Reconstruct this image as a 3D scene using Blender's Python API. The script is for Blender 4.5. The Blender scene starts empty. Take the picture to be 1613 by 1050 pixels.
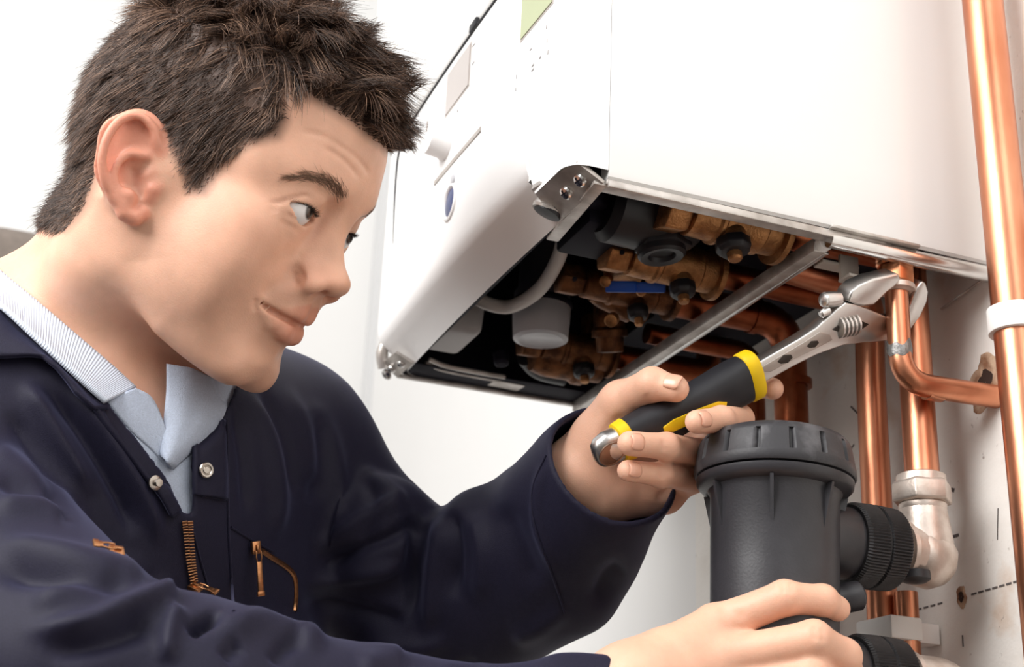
import bpy, bmesh, math, random
import numpy as np
from mathutils import Vector, Matrix

random.seed(7)
rng = np.random.default_rng(7)
scene = bpy.context.scene
COL = scene.collection

# ------------------------------------------------------------------ camera
# world axes: X = from the man towards the pipe wall, Y = along that wall, away
# from the camera, Z = up.  Photograph frame 1613 x 1050, focal length in pixels.
FPX, CX, CY = 2295.0, 806.5, 525.0
CAMLOC = np.array([0.0, 0.0, 1.05])
def _ray(px, py):
    return np.array([(px - CX) / FPX, -(py - CY) / FPX, -1.0])
_d1 = _ray(-167, 1359); _d1 /= np.linalg.norm(_d1)
_d2 = _ray(7210, 1683); _d2 -= _d1 * (_d1 @ _d2); _d2 /= np.linalg.norm(_d2)
CR = np.array([_d2, _d1, np.cross(_d2, _d1)])       # world = CR @ camera
def at(px, py, d):
    """world point seen at a photo position, d metres along the view axis"""
    return CAMLOC + CR @ (_ray(px, py) * d)

cam_data = bpy.data.cameras.new('camera')
cam = bpy.data.objects.new('camera', cam_data); COL.objects.link(cam)
_m = np.eye(4); _m[:3, :3] = CR; _m[:3, 3] = CAMLOC
cam.matrix_world = Matrix(_m.tolist())
cam_data.sensor_fit = 'HORIZONTAL'; cam_data.sensor_width = 36.0
cam_data.lens = FPX / 1613.0 * 36.0
cam_data.clip_start = 0.05; cam_data.clip_end = 60
cam_data.dof.use_dof = True; cam_data.dof.focus_distance = 0.93; cam_data.dof.aperture_fstop = 10
scene.camera = cam

# ------------------------------------------------------------------ light
world = bpy.data.worlds.new('world'); scene.world = world; world.use_nodes = True
_bg = world.node_tree.nodes['Background']
_bg.inputs[0].default_value = (0.985, 0.99, 1.0, 1); _bg.inputs[1].default_value = 0.62
def area_light(name, loc, target, size, energy, color=(1, 1, 1)):
    d = bpy.data.lights.new(name, 'AREA'); d.shape = 'RECTANGLE'; d.size, d.size_y = size
    d.energy = energy; d.color = color
    o = bpy.data.objects.new(name, d); COL.objects.link(o); o.location = loc
    o.rotation_euler = (Vector(target) - Vector(loc)).to_track_quat('-Z', 'Y').to_euler()
    return o
area_light('key_light', (-1.25, 0.35, 2.35), (0.2, 0.9, 1.45), (1.3, 1.3), 46.0, (1.0, 0.985, 0.97))  # unseen soft key from behind left, no window built
area_light('fill_light', (0.55, -0.9, 2.3), (0.35, 0.9, 1.4), (1.2, 1.2), 10.0, (1.0, 0.99, 0.985))  # unseen soft fill added for the face front and side panel
vs = scene.view_settings
vs.view_transform = 'Standard'; vs.look = 'None'; vs.exposure = 0.42; vs.gamma = 1.0
vs.use_curve_mapping = False
try: scene.cycles.max_bounces = 8
except Exception: pass
# ------------------------------------------------------------------ helpers
def tag(o, label=None, cat=None, group=None, kind=None):
    if label: o['label'] = label
    if cat: o['category'] = cat
    if group: o['group'] = group
    if kind: o['kind'] = kind
    return o

def empty(name, loc=(0, 0, 0)):
    o = bpy.data.objects.new(name, None); COL.objects.link(o)
    o.location = tuple(map(float, loc)); o.empty_display_size = 0.05
    return o

def link(name, me, mat=None, parent=None, smooth=True, angle=None):
    """one mesh object, vertices given in world space"""
    o = bpy.data.objects.new(name, me); COL.objects.link(o)
    if mat is not None and not me.materials: me.materials.append(mat)
    if smooth:
        me.polygons.foreach_set('use_smooth', np.ones(len(me.polygons), bool))
        if angle is not None:
            me.set_sharp_from_angle(angle=math.radians(angle))
    if parent is not None:
        o.parent = parent
        if parent.parent is not None:
            p = np.array(parent.location) + np.array(parent.parent.location)
        else:
            p = np.array(parent.location)
        if np.abs(p).sum() > 0:
            n = len(me.vertices); co = np.empty(n * 3, np.float32); me.vertices.foreach_get('co', co)
            co = (co.reshape(-1, 3) - p.astype(np.float32)).ravel(); me.vertices.foreach_set('co', co); me.update()
    return o

def mesh_np(name, V, F):
    me = bpy.data.meshes.new(name)
    V = np.asarray(V, np.float32); 
    if isinstance(F, np.ndarray) and F.ndim == 2:
        n, k = F.shape
        me.vertices.add(len(V)); me.vertices.foreach_set('co', V.ravel())
        me.loops.add(n * k); me.loops.foreach_set('vertex_index', F.astype(np.int32).ravel())
        me.polygons.add(n); me.polygons.foreach_set('loop_start', np.arange(0, n * k, k, dtype=np.int32))
        me.update(calc_edges=True); me.validate()
    else:
        me.from_pydata([tuple(map(float, v)) for v in V], [], [list(map(int, f)) for f in F]); me.update()
    return me

class MB:
    """collects shapes into one mesh"""
    def __init__(s): s.V = []; s.F = []; s.n = 0
    def add(s, V, F):
        V = np.asarray(V, float); s.V.append(V)
        for f in F: s.F.append([i + s.n for i in f])
        s.n += len(V); return s
    def build(s, name, mat, parent=None, smooth=True, angle=35, bevel=0, seg=2):
        me = mesh_np(name, np.concatenate(s.V), s.F)
        bm = bmesh.new(); bm.from_mesh(me)
        bmesh.ops.remove_doubles(bm, verts=bm.verts, dist=1e-7)
        bmesh.ops.recalc_face_normals(bm, faces=bm.faces)
        if bevel:
            es = [e for e in bm.edges if len(e.link_faces) == 2 and e.calc_face_angle(0) > math.radians(30)]
            bmesh.ops.bevel(bm, geom=es, offset=bevel, segments=seg, affect='EDGES', profile=.5, clamp_overlap=True)
        bm.to_mesh(me); bm.free()
        return link(name, me, mat, parent, smooth, angle)
    def box(s, c, ax, h):
        """centre, 3 unit axes (rows), half sizes"""
        ax = np.asarray(ax, float); c = np.asarray(c, float)
        V = [c + ax[0]*h[0]*i + ax[1]*h[1]*j + ax[2]*h[2]*k for i in (-1, 1) for j in (-1, 1) for k in (-1, 1)]
        F = [(0,1,3,2),(4,6,7,5),(0,4,5,1),(2,3,7,6),(0,2,6,4),(1,5,7,3)]
        return s.add(V, F)
    def hull(s, a, b):
        """loft between two polygons with the same count, capped"""
        n = len(a); V = list(a) + list(b)
        F = [list(range(n))[::-1], list(range(n, 2*n))]
        for i in range(n): j = (i+1) % n; F.append((i, j, n+j, n+i))
        return s.add(V, F)
    def loft(s, rings, cap=True, closed=True):
        n = len(rings[0]); V = np.concatenate([np.asarray(r, float) for r in rings]); F = []
        for k in range(len(rings)-1):
            for i in range(n if closed else n-1):
                j = (i+1) % n; F.append((k*n+i, k*n+j, (k+1)*n+j, (k+1)*n+i))
        if cap:
            F.append(list(range(n))[::-1]); F.append([(len(rings)-1)*n+i for i in range(n)])
        return s.add(V, F)
    def lathe(s, o, axis, prof, n=40, cap=True, ang0=0):
        """prof: list of (along, radius)"""
        o = np.asarray(o, float); fr = frame(axis)
        t = np.linspace(0, 2*math.pi, n, endpoint=False) + ang0
        rings = [o + fr[2]*a + r*(np.cos(t)[:, None]*fr[0] + np.sin(t)[:, None]*fr[1]) for a, r in prof]
        return s.loft(rings, cap)
    def tube(s, pts, rad, n=16, cap=True, res=None):
        pts = np.asarray(pts, float)
        if res: 
            m = len(pts); pts = spline(pts, res)
            if not np.isscalar(rad): rad = np.interp(np.linspace(0, m-1, len(pts)), np.arange(m), rad)
        rad = np.full(len(pts), rad) if np.isscalar(rad) else np.asarray(rad)
        T = np.gradient(pts, axis=0); T /= np.linalg.norm(T, axis=1)[:, None]
        u = frame(T[0])[0]; t = np.linspace(0, 2*math.pi, n, endpoint=False); rings = []
        for p, tt, r in zip(pts, T, rad):
            u = u - tt*(u @ tt); u /= np.linalg.norm(u); v = np.cross(tt, u)
            rings.append(p + r*(np.cos(t)[:, None]*u + np.sin(t)[:, None]*v))
        return s.loft(rings, cap)

def unit(v): v = np.asarray(v, float); return v/np.linalg.norm(v)
def frame(axis):
    w = unit(axis); a = np.array([0, 0, 1.]) if abs(w[2]) < .9 else np.array([1., 0, 0])
    u = unit(np.cross(a, w)); return np.array([u, np.cross(w, u), w])
def spline(P, res=8, closed=False):
    """Catmull-Rom through points"""
    P = np.asarray(P, float); n = len(P); out = []
    Q = np.vstack([2*P[0]-P[1], P, 2*P[-1]-P[-2]]) if not closed else np.vstack([P[-1], P, P[0], P[1]])
    m = n-1 if not closed else n
    for i in range(m):
        a, b, c, d = Q[i], Q[i+1], Q[i+2], Q[i+3]
        for t in np.linspace(0, 1, res, endpoint=False):
            out.append(.5*((2*b)+(c-a)*t+(2*a-5*b+4*c-d)*t*t+(3*b-a-3*c+d)*t**3))
    if not closed: out.append(P[-1])
    return np.array(out)

# ---- procedural materials
def mat(name, color, rough=.5, metal=0., noise=0, nscale=30, bump=0, bscale=200, color2=None, spec=.5,
        vcol=None, coat=0, sss=0, ramp=(.35, .65), stretch=(1, 1, 1), detail=4, trans=0, sheen=0):
    m = bpy.data.materials.new(name); m.use_nodes = True; nt = m.node_tree; b = nt.nodes['Principled BSDF']
    b.inputs['Base Color'].default_value = (*color, 1); b.inputs['Roughness'].default_value = rough
    b.inputs['Metallic'].default_value = metal; b.inputs['Specular IOR Level'].default_value = spec
    if coat: b.inputs['Coat Weight'].default_value = coat; b.inputs['Coat Roughness'].default_value = .15
    if trans: b.inputs['Transmission Weight'].default_value = trans
    if sheen: b.inputs['Sheen Weight'].default_value = sheen; b.inputs['Sheen Roughness'].default_value = .4
    if sss:
        b.inputs['Subsurface Weight'].default_value = sss; b.inputs['Subsurface Radius'].default_value = (1, .35, .2)
        b.inputs['Subsurface Scale'].default_value = .006
    tc = nt.nodes.new('ShaderNodeTexCoord'); mp = nt.nodes.new('ShaderNodeMapping'); mp.inputs['Scale'].default_value = stretch
    nt.links.new(tc.outputs['Object'], mp.inputs[0])
    if color2 is not None or noise:
        n = nt.nodes.new('ShaderNodeTexNoise'); n.inputs['Scale'].default_value = nscale; n.inputs['Detail'].default_value = detail
        nt.links.new(mp.outputs[0], n.inputs['Vector'])
        r = nt.nodes.new('ShaderNodeValToRGB'); r.color_ramp.elements[0].position = ramp[0]; r.color_ramp.elements[1].position = ramp[1]
        c2 = color2 if color2 is not None else tuple(c*(1-noise) for c in color)
        r.color_ramp.elements[0].color = (*c2, 1); r.color_ramp.elements[1].color = (*color, 1)
        nt.links.new(n.outputs['Fac'], r.inputs[0]); nt.links.new(r.outputs[0], b.inputs['Base Color'])
        src = r.outputs[0]
    else: src = None
    if vcol:
        a = nt.nodes.new('ShaderNodeVertexColor'); a.layer_name = vcol
        if src is not None:
            mx = nt.nodes.new('ShaderNodeMix'); mx.data_type = 'RGBA'; mx.blend_type = 'MULTIPLY'; mx.inputs[0].default_value = 1
            nt.links.new(a.outputs[0], mx.inputs[6]); nt.links.new(src, mx.inputs[7]); nt.links.new(mx.outputs[2], b.inputs['Base Color'])
        else: nt.links.new(a.outputs[0], b.inputs['Base Color'])
    if bump:
        n2 = nt.nodes.new('ShaderNodeTexNoise'); n2.inputs['Scale'].default_value = bscale; n2.inputs['Detail'].default_value = 3
        nt.links.new(mp.outputs[0], n2.inputs['Vector'])
        bp = nt.nodes.new('ShaderNodeBump'); bp.inputs['Strength'].default_value = bump; bp.inputs['Distance'].default_value = .001
        nt.links.new(n2.outputs['Fac'], bp.inputs['Height']); nt.links.new(bp.outputs[0], b.inputs['Normal'])
    return m

def srgb(r, g, b):
    f = lambda c: (c/255/12.92) if c/255 <= .04045 else ((c/255+.055)/1.055)**2.4
    return (f(r), f(g), f(b))

# ---- signed distance modelling (numpy) and surface extraction
F32 = np.float32
def sm(a, b, k):                      # smooth union
    h = np.maximum(k-np.abs(a-b), 0)/k
    return np.minimum(a, b)-h*h*k*.25
def sx(a, b, k): return -sm(-a, -b, k)          # smooth intersection
def sd(a, b, k): return -sm(-a, b, k)           # a minus b
def ell(p, c, r):
    q = (p-np.asarray(c, F32)); r = np.asarray(r, F32)
    k0 = np.sqrt(((q/r)**2).sum(1)); k1 = np.sqrt(((q/(r*r))**2).sum(1))+1e-9
    return k0*(k0-1)/k1
def sph(p, c, r): return np.sqrt(((p-np.asarray(c, F32))**2).sum(1))-r
def cap(p, a, b, ra, rb=None):
    a = np.asarray(a, F32); b = np.asarray(b, F32); rb = ra if rb is None else rb
    ab = b-a; t = np.clip(((p-a)@ab)/(ab@ab), 0, 1)
    return np.sqrt(((p-a-t[:, None]*ab)**2).sum(1))-(ra+(rb-ra)*t)
def chain(p, pts, rs, k=None):
    d = None
    for i in range(len(pts)-1):
        e = cap(p, pts[i], pts[i+1], rs[i], rs[i+1])
        d = e if d is None else (np.minimum(d, e) if not k else sm(d, e, k))
    return d

def local(p, lo, hi, f, far=50.):
    """evaluate f only inside a box"""
    m = ((p > np.asarray(lo, F32)) & (p < np.asarray(hi, F32))).all(1)
    d = np.full(len(p), far, F32)
    if m.any(): d[m] = f(p[m])
    return d

def sdf_mesh(f, lo, hi, h, ratio=4, pad=1.0):
    """naive surface nets, evaluated only near the surface -> V, F(quads)"""
    lo = np.asarray(lo, float); hi = np.asarray(hi, float); H = h*ratio
    n = np.ceil((hi-lo)/H).astype(int)+1
    ax = [lo[i]+H*np.arange(n[i]) for i in range(3)]
    G = np.stack(np.meshgrid(*ax, indexing='ij'), -1).reshape(-1, 3).astype(F32)
    D = np.concatenate([f(g) for g in np.array_split(G, max(1, len(G)//400000))]).reshape(n)
    act = np.abs(D) < H*pad*1.2
    N = n*ratio
    base = np.where(D > 0, 1e3, -1e3).astype(F32)
    big = np.repeat(np.repeat(np.repeat(base, ratio, 0), ratio, 1), ratio, 2)
    ii = np.argwhere(act)
    o = np.stack(np.meshgrid(*[np.arange(ratio)]*3, indexing='ij'), -1).reshape(-1, 3)
    off = ratio//2                      # centre each block on its coarse sample
    idx = (ii[:, None, :]*ratio+o[None]).reshape(-1, 3)
    P = (lo+(idx-off)*h).astype(F32)
    vals = np.concatenate([f(g) for g in np.array_split(P, max(1, len(P)//400000))])
    big[idx[:, 0], idx[:, 1], idx[:, 2]] = vals
    s = big < 0
    # cells with a sign change
    c = s[:-1,:-1,:-1].astype(np.int8)
    tot = sum(s[i:N[0]-1+i, j:N[1]-1+j, k:N[2]-1+k].astype(np.int8) for i in (0,1) for j in (0,1) for k in (0,1))
    cells = np.argwhere((tot > 0) & (tot < 8))
    cid = np.full(tot.shape, -1, np.int32); cid[cells[:,0], cells[:,1], cells[:,2]] = np.arange(len(cells))
    acc = np.zeros((len(cells), 3)); cnt = np.zeros(len(cells))
    cor = [(i,j,k) for i in (0,1) for j in (0,1) for k in (0,1)]
    val = {q: big[cells[:,0]+q[0], cells[:,1]+q[1], cells[:,2]+q[2]] for q in cor}
    for a in cor:
        for axi in range(3):
            if a[axi]: continue
            b = list(a); b[axi] = 1; b = tuple(b); va, vb = val[a], val[b]
            m = (va < 0) != (vb < 0); t = np.where(m, va/(va-vb+1e-12), 0)
            t = np.clip(t, 0, 1)
            e = np.array(a, float)[None].repeat(len(cells), 0); e[:, axi] = t
            acc[m] += e[m]; cnt[m] += 1
    V = lo+(cells+acc/cnt[:, None]-off)*h
    Fs = []
    for axi in range(3):
        sl0 = [slice(1, -1)]*3; 
        A = s[tuple(slice(0, -1) if i == axi else slice(None) for i in range(3))]
        B = s[tuple(slice(1, None) if i == axi else slice(None) for i in range(3))]
        E = np.argwhere(A != B); u, v = (axi+1) % 3, (axi+2) % 3
        E = E[(E[:, u] > 0) & (E[:, v] > 0) & (E[:, u] < N[u]-1) & (E[:, v] < N[v]-1)]
        inside = A[E[:,0], E[:,1], E[:,2]]
        q = []
        for du, dv in ((1,1),(0,1),(0,0),(1,0)):
            w = E.copy(); w[:, u] -= du; w[:, v] -= dv; q.append(cid[w[:,0], w[:,1], w[:,2]])
        q = np.stack(q, 1); q[~inside] = q[~inside][:, ::-1]
        Fs.append(q)
    Fq = np.concatenate(Fs); Fq = Fq[(Fq >= 0).all(1)]
    return V, Fq

def vcolor(me, name, C):
    """per-vertex linear colour"""
    a = me.color_attributes.new(name, 'FLOAT_COLOR', 'POINT')
    C = np.concatenate([np.clip(C, 0, 1), np.ones((len(C), 1))], 1).astype(np.float32)
    a.data.foreach_set('color', C.ravel())

def hairs(P, D, length, rad, seg=5, bend=None, sides=3, tip=.15):
    """tapered strands: P roots (n,3), D unit directions, length (n,), bend (n,3) added quadratically -> V, F"""
    n = len(P); t = np.linspace(0, 1, seg+1)
    length = np.asarray(length)[:, None, None]
    pts = P[:, None, :]+D[:, None, :]*length*t[None, :, None]
    if bend is not None: pts = pts+bend[:, None, :]*length*(t**2)[None, :, None]
    T = np.gradient(pts, axis=1); T /= np.linalg.norm(T, axis=2)[..., None]+1e-12
    a = np.where(np.abs(T[:, :1, 2:3]) < .9, np.array([0, 0, 1.]), np.array([1., 0, 0]))
    u = np.cross(T, np.broadcast_to(a, T.shape)); u /= np.linalg.norm(u, axis=2)[..., None]+1e-12
    v = np.cross(T, u)
    rr = (np.asarray(rad)[:, None] if not np.isscalar(rad) else rad)*(1-(1-tip)*t**1.5)[None, :]
    rings = []
    for k in range(sides):
        an = 2*math.pi*k/sides
        rings.append(pts+(math.cos(an)*u+math.sin(an)*v)*rr[..., None])
    V = np.stack(rings, 2).reshape(-1, 3)          # n, seg+1, sides
    b = (np.arange(n)*(seg+1)*sides)[:, None, None]+(np.arange(seg)*sides)[None, :, None]
    k = np.arange(sides)[None, None, :]; k2 = (k+1) % sides
    F = np.stack([b+k, b+k2, b+sides+k2, b+sides+k], -1).reshape(-1, 4)
    return V, F

def topx(P):
    c = (np.asarray(P, float)-CAMLOC) @ CR
    return np.stack([CX+FPX*c[..., 0]/-c[..., 2], CY-FPX*c[..., 1]/-c[..., 2]], -1)
def press(Vw, Fq, FOLDS, scale=1.0, N=None):
    if N is None:
        a, b, c = Vw[Fq[:, 0]], Vw[Fq[:, 1]], Vw[Fq[:, 2]]
        fn = np.cross(b-a, c-a); N = np.zeros_like(Vw)
        for i in range(4): np.add.at(N, Fq[:, i], fn)
    N /= np.linalg.norm(N, axis=1)[:, None]+1e-12
    px = topx(Vw); face = np.clip(((CAMLOC-Vw)*N).sum(1)/np.linalg.norm(CAMLOC-Vw, axis=1)*2.2+.35, 0, 1)
    dep = np.zeros(len(Vw))
    for pl, amp, w in FOLDS:
        pl = spline(np.array(pl, float), 4) if len(pl) > 2 else np.array(pl, float)
        m = ((px > pl.min(0)-3*w) & (px < pl.max(0)+3*w)).all(1)
        if not m.any(): continue
        n = len(pl); best = np.full(m.sum(), 1e9); tb = np.zeros(m.sum())
        for i in range(n-1):
            A_, B_ = pl[i], pl[i+1]; ab = B_-A_; t = np.clip(((px[m]-A_) @ ab)/(ab @ ab), 0, 1)
            dd = ((px[m]-A_-t[:, None]*ab)**2).sum(1); k = dd < best; best[k] = dd[k]; tb[k] = (i+t[k])/(n-1)
        fade = np.clip(np.minimum(tb, 1-tb)*4, 0, 1); fade = fade*fade*(3-2*fade)
        dep[m] += amp*.001*np.exp(-best/(w*w))*fade
    return Vw+N*(dep*face*scale)[:, None], N
# ------------------------------------------------------------------ the room
BO = at(955, 278, .92)                      # near lower front corner of the boiler
def bp_(x, y, z): return BO+np.array([x, y, z])
def on_x(px, py, X):
    r = CR @ _ray(px, py); return CAMLOC+r*((BO[0]+X-CAMLOC[0])/r[0])
def on_y(px, py, Y):
    r = CR @ _ray(px, py); return CAMLOC+r*((BO[1]+Y-CAMLOC[1])/r[1])
def on_z(px, py, Z):
    r = CR @ _ray(px, py); return CAMLOC+r*((BO[2]+Z-CAMLOC[2])/r[2])
E3 = np.eye(3)
WX = BO[0]+.302
plaster = mat('white plaster', srgb(236, 232, 226), .85, color2=srgb(214, 206, 196), nscale=7, ramp=(.28, .48), bump=.5, bscale=140, spec=.2)
def stain(m, scale, lo, col):
    """warm rubbed marks and specks over the plaster"""
    nt = m.node_tree; b = nt.nodes['Principled BSDF']; src = b.inputs['Base Color'].links[0].from_socket
    tc = nt.nodes.new('ShaderNodeTexCoord')
    for sc, l, c, f in ((scale, lo, col, .55), (160, .69, srgb(120, 96, 80), .7)):
        n = nt.nodes.new('ShaderNodeTexNoise'); n.inputs['Scale'].default_value = sc; n.inputs['Detail'].default_value = 6
        nt.links.new(tc.outputs['Object'], n.inputs['Vector'])
        r = nt.nodes.new('ShaderNodeMapRange'); r.inputs[1].default_value = l; r.inputs[2].default_value = l+.10; r.inputs[4].default_value = f
        nt.links.new(n.outputs['Fac'], r.inputs[0])
        mx = nt.nodes.new('ShaderNodeMix'); mx.data_type = 'RGBA'; nt.links.new(r.outputs[0], mx.inputs[0])
        nt.links.new(src, mx.inputs[6]); mx.inputs[7].default_value = (*c, 1); src = mx.outputs[2]
    nt.links.new(src, b.inputs['Base Color'])
stain(plaster, 14, .60, srgb(206, 172, 142))
paint = mat('white paint', srgb(232, 231, 229), .8, noise=.02, nscale=3, spec=.2)
floor_m = mat('grey floor', srgb(92, 80, 70), .6, noise=.1, nscale=12)
YB = BO[1]+1.66
def slab(name, lo, hi, m):
    lo, hi = np.array(lo, float), np.array(hi, float)
    o = MB().box((lo+hi)/2, E3, (hi-lo)/2).build(name, m, None, smooth=False); o['kind'] = 'structure'; return o
# the piped stretch of wall is bare plaster; further along it is painted
wall_r = slab('wall_right', (WX, -2.2, 0), (WX+.12, BO[1]+.44, 2.7), plaster); wall_r['label'] = 'rough white plaster wall behind the pipes'
w2 = slab('wall_far_right', (WX, BO[1]+.44, 0), (WX+.12, YB, 2.7), paint); w2['label'] = 'smooth white wall beyond the boiler'
w3 = slab('wall_back', (-2.6, YB, 0), (WX+.12, YB+.1, 2.7), paint); w3['label'] = 'white wall at the back of the room'
w4 = slab('wall_left', (-2.7, -2.2, 0), (-2.6, YB, 2.7), paint); w4['label'] = 'white wall across the room'
w5 = slab('wall_front', (-2.6, -2.3, 0), (WX+.12, -2.2, 2.7), paint); w5['label'] = 'white wall behind the viewer'
fl = slab('floor', (-2.6, -2.2, -.05), (WX+.12, YB, 0), floor_m); fl['label'] = 'brown floor'
tr = slab('trim_1', (WX-.012, YB-.03, 0), (WX+.001, YB, 2.7), mat('trim white', srgb(214, 214, 214), .5)); tr['label'] = 'vertical white trim in the room corner'
# marks on the plaster
def wp(px, py, off=.0): return on_x(px, py, .302-off)
rust = mat('brown plaster rubble', srgb(196, 168, 142), .95, color2=srgb(132, 92, 66), nscale=90, bump=1, bscale=300)
hole_m = mat('dark hole', srgb(58, 40, 32), .95)
def crater(px, py, rx, ry, name, hole=.5, seed=1):
    r_ = np.random.default_rng(seed); c = wp(px, py); n = 40; t = np.linspace(0, 2*math.pi, n, endpoint=False)
    jag = 1+.14*np.sin(2*t+seed)+.08*np.sin(5*t+2*seed)+.03*r_.normal(size=n)
    ring = lambda k, x: np.stack([np.full(n, c[0]-x), c[1]+rx*k*jag*np.cos(t), c[2]+ry*k*jag*np.sin(t)], 1)
    mb = MB(); mb.loft([ring(1.0, .0002), ring(.86, .0007), ring(.70, .0010), ring(hole, .0006)], cap=False)
    o = mb.build(name, rust, wall_r); o['label'] = 'crumbled brown plaster round a hole'
    MB().loft([ring(hole*1.04, .0009), ring(hole*.9, .0005), ring(.02, .0004)], cap=False).build('hole', hole_m, o)
crater(1553, 602, .017, .020, 'plaster_break', .42, 3); crater(1515, 940, .006, .007, 'plaster_break', .45, 5)
pencil = mat('pencil grey', srgb(96, 90, 88), .9)
def mark(pts, w=.0006):
    P = np.array([wp(x, y, .0003) for x, y in pts]); mb = MB()
    for a, b in zip(P[:-1], P[1:]):
        d = unit(b-a); s = np.cross(d, [1, 0, 0]); mb.box((a+b)/2, [d, s, [1, 0, 0]], (np.linalg.norm(b-a)/2, w, .0002))
    mb.build('pencil_mark', pencil, wall_r)
for i in range(7): x = 1530+i*11; mark([(x, 936-i*3.2), (x+8, 933.6-i*3.2)])
for i in range(4): x = 1444+i*11; mark([(x, 960-i*3.0), (x+7, 958-i*3.0)])
mark([(1497, 770), (1503, 772)], .0014); mark([(1500, 845), (1510, 842)], .0010); mark([(1516, 1000), (1517, 1018)], .0005); mark([(1572, 800), (1571, 850)], .0003)
mark([(1340, 640), (1352, 652), (1368, 640)], .0006); mark([(1360, 655), (1378, 646)], .0008); mark([(1345, 700), (1336, 712)], .0006)
# grey padded backrest far behind the man's neck
felt = mat('grey felt', srgb(134, 124, 116), .95, noise=.15, nscale=60, bump=.4, bscale=300, spec=.1)
t = empty('high_backed_seat', at(-80, 700, 2.0)); tag(t, 'grey upholstered seat back behind the man\'s neck', 'seat')
outl = np.array([(-420, 330), (-200, 345), (0, 357), (50, 366), (90, 385), (112, 420), (120, 700), (-420, 700)], float)
front = np.array([at(x, y, 2.0) for x, y in outl]); dv = unit(CR @ np.array([0, 0, -1.]))*.10
MB().hull(front, front+dv).build('backrest', felt, t, bevel=.015, seg=3)
pl = [at(-60, 690, 2.04), at(-60, 690, 2.04)*np.array([1, 1, 0])]
MB().tube(np.array([pl[0], (pl[0]+pl[1])/2, pl[1]]), .03, 16).build('post', felt, t)
# ------------------------------------------------------------------ the boiler
white = mat('white enamel', srgb(234, 233, 231), .32, noise=.01, nscale=4, spec=.5, coat=.2)
plast = mat('white plastic', srgb(247, 246, 245), .38, spec=.45)
zinc = mat('galvanised steel', srgb(206, 201, 196), .42, .6, color2=srgb(170, 163, 157), nscale=60, bump=.2, bscale=300)
bright = mat('bright steel', srgb(214, 212, 210), .22, 1.0, noise=.12, nscale=90)
darkp = mat('dark chassis', srgb(26, 24, 38), .7, noise=.3, nscale=20, spec=.25)
blackp = mat('black plastic', srgb(24, 23, 28), .45, spec=.4)
bronze = mat('cast brass', srgb(182, 132, 86), .45, .9, color2=srgb(128, 88, 56), nscale=120, ramp=(.3, .7), bump=.6, bscale=700)
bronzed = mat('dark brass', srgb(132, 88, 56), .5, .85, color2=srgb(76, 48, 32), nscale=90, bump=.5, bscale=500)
grey_clear = mat('cloudy plastic', srgb(214, 214, 218), .35, spec=.5, trans=.25)
boiler = empty('boiler', bp_(.15, .21, 0)); tag(boiler, 'white wall hung gas boiler with open underside above the pipes', 'boiler')
W_, D_ = .428, .298
# fascia: a moulded front with rounded ends and a lip that curls under
def fascia_pts():
    ys = np.concatenate([np.linspace(0, .016, 9), np.linspace(.02, .060, 6), [.0640], np.linspace(.0645, .395, 40), np.linspace(.398, W_-.004, 12)])
    prof = [(0.0, .2035), (0.0, .17), (0, .12), (0, .07), (0, .036), (.0006, .029), (.0022, .0235), (.0060, .0190), (.0130, .0140), (.0210, .0075), (.0275, .0015), (.0300, -.0010), (.0302, .001)]
    G = []
    for y in ys:
        r = .014; e = min(y, W_-.004-y); off = r-math.sqrt(max(0, r*r-max(0, r-e)**2))
        row = []
        bow = .004*math.sin(math.pi*min(1, max(0, y/W_)))
        for i, (dx, z) in enumerate(prof):
            X = -.028-bow+dx+off*(1-.0)
            if y < .0642: X = -.028-bow+(dx if z > .030 else prof[6][0])+off; z = max(z, .005+(.014 if y > .054 else .0))
            row.append(bp_(X, y, z))
        G.append(row)
    return np.array(G), ys
G, ys = fascia_pts(); k, n = G.shape[:2]
mb = MB(); F = [(i*n+j, i*n+j+1, (i+1)*n+j+1, (i+1)*n+j) for i in range(k-1) for j in range(n-1)]
mb.add(G.reshape(-1, 3), F)
# returns that close the moulding against the cabinet
back = lambda g: np.concatenate([g, g[::-1]+0])
e0 = G[0]; e0b = e0.copy(); e0b[:, 0] = BO[0]+.0015
mb.add(np.concatenate([e0, e0b]), [(j, j+1, n+j+1, n+j) for j in range(n-1)])
e1 = G[-1]; e1b = e1.copy(); e1b[:, 0] = BO[0]+.0015
mb.add(np.concatenate([e1, e1b]), [(j, j+1, n+j+1, n+j) for j in range(n-1)])
t0 = G[:, 0]; t1 = t0.copy(); t1[:, 0] = BO[0]+.0015
mb.add(np.concatenate([t0, t1]), [(j, j+1, k+j+1, k+j) for j in range(k-1)])
fas = mb.build('control_panel', plast, boiler, angle=50); fas['label'] = 'white moulded control panel with displays'
fx = lambda y: BO[0]-.028-.004*math.sin(math.pi*y/W_)
def fpt(y, z, out=0.): return np.array([fx(y)-out, BO[1]+y, BO[2]+z])
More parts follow.
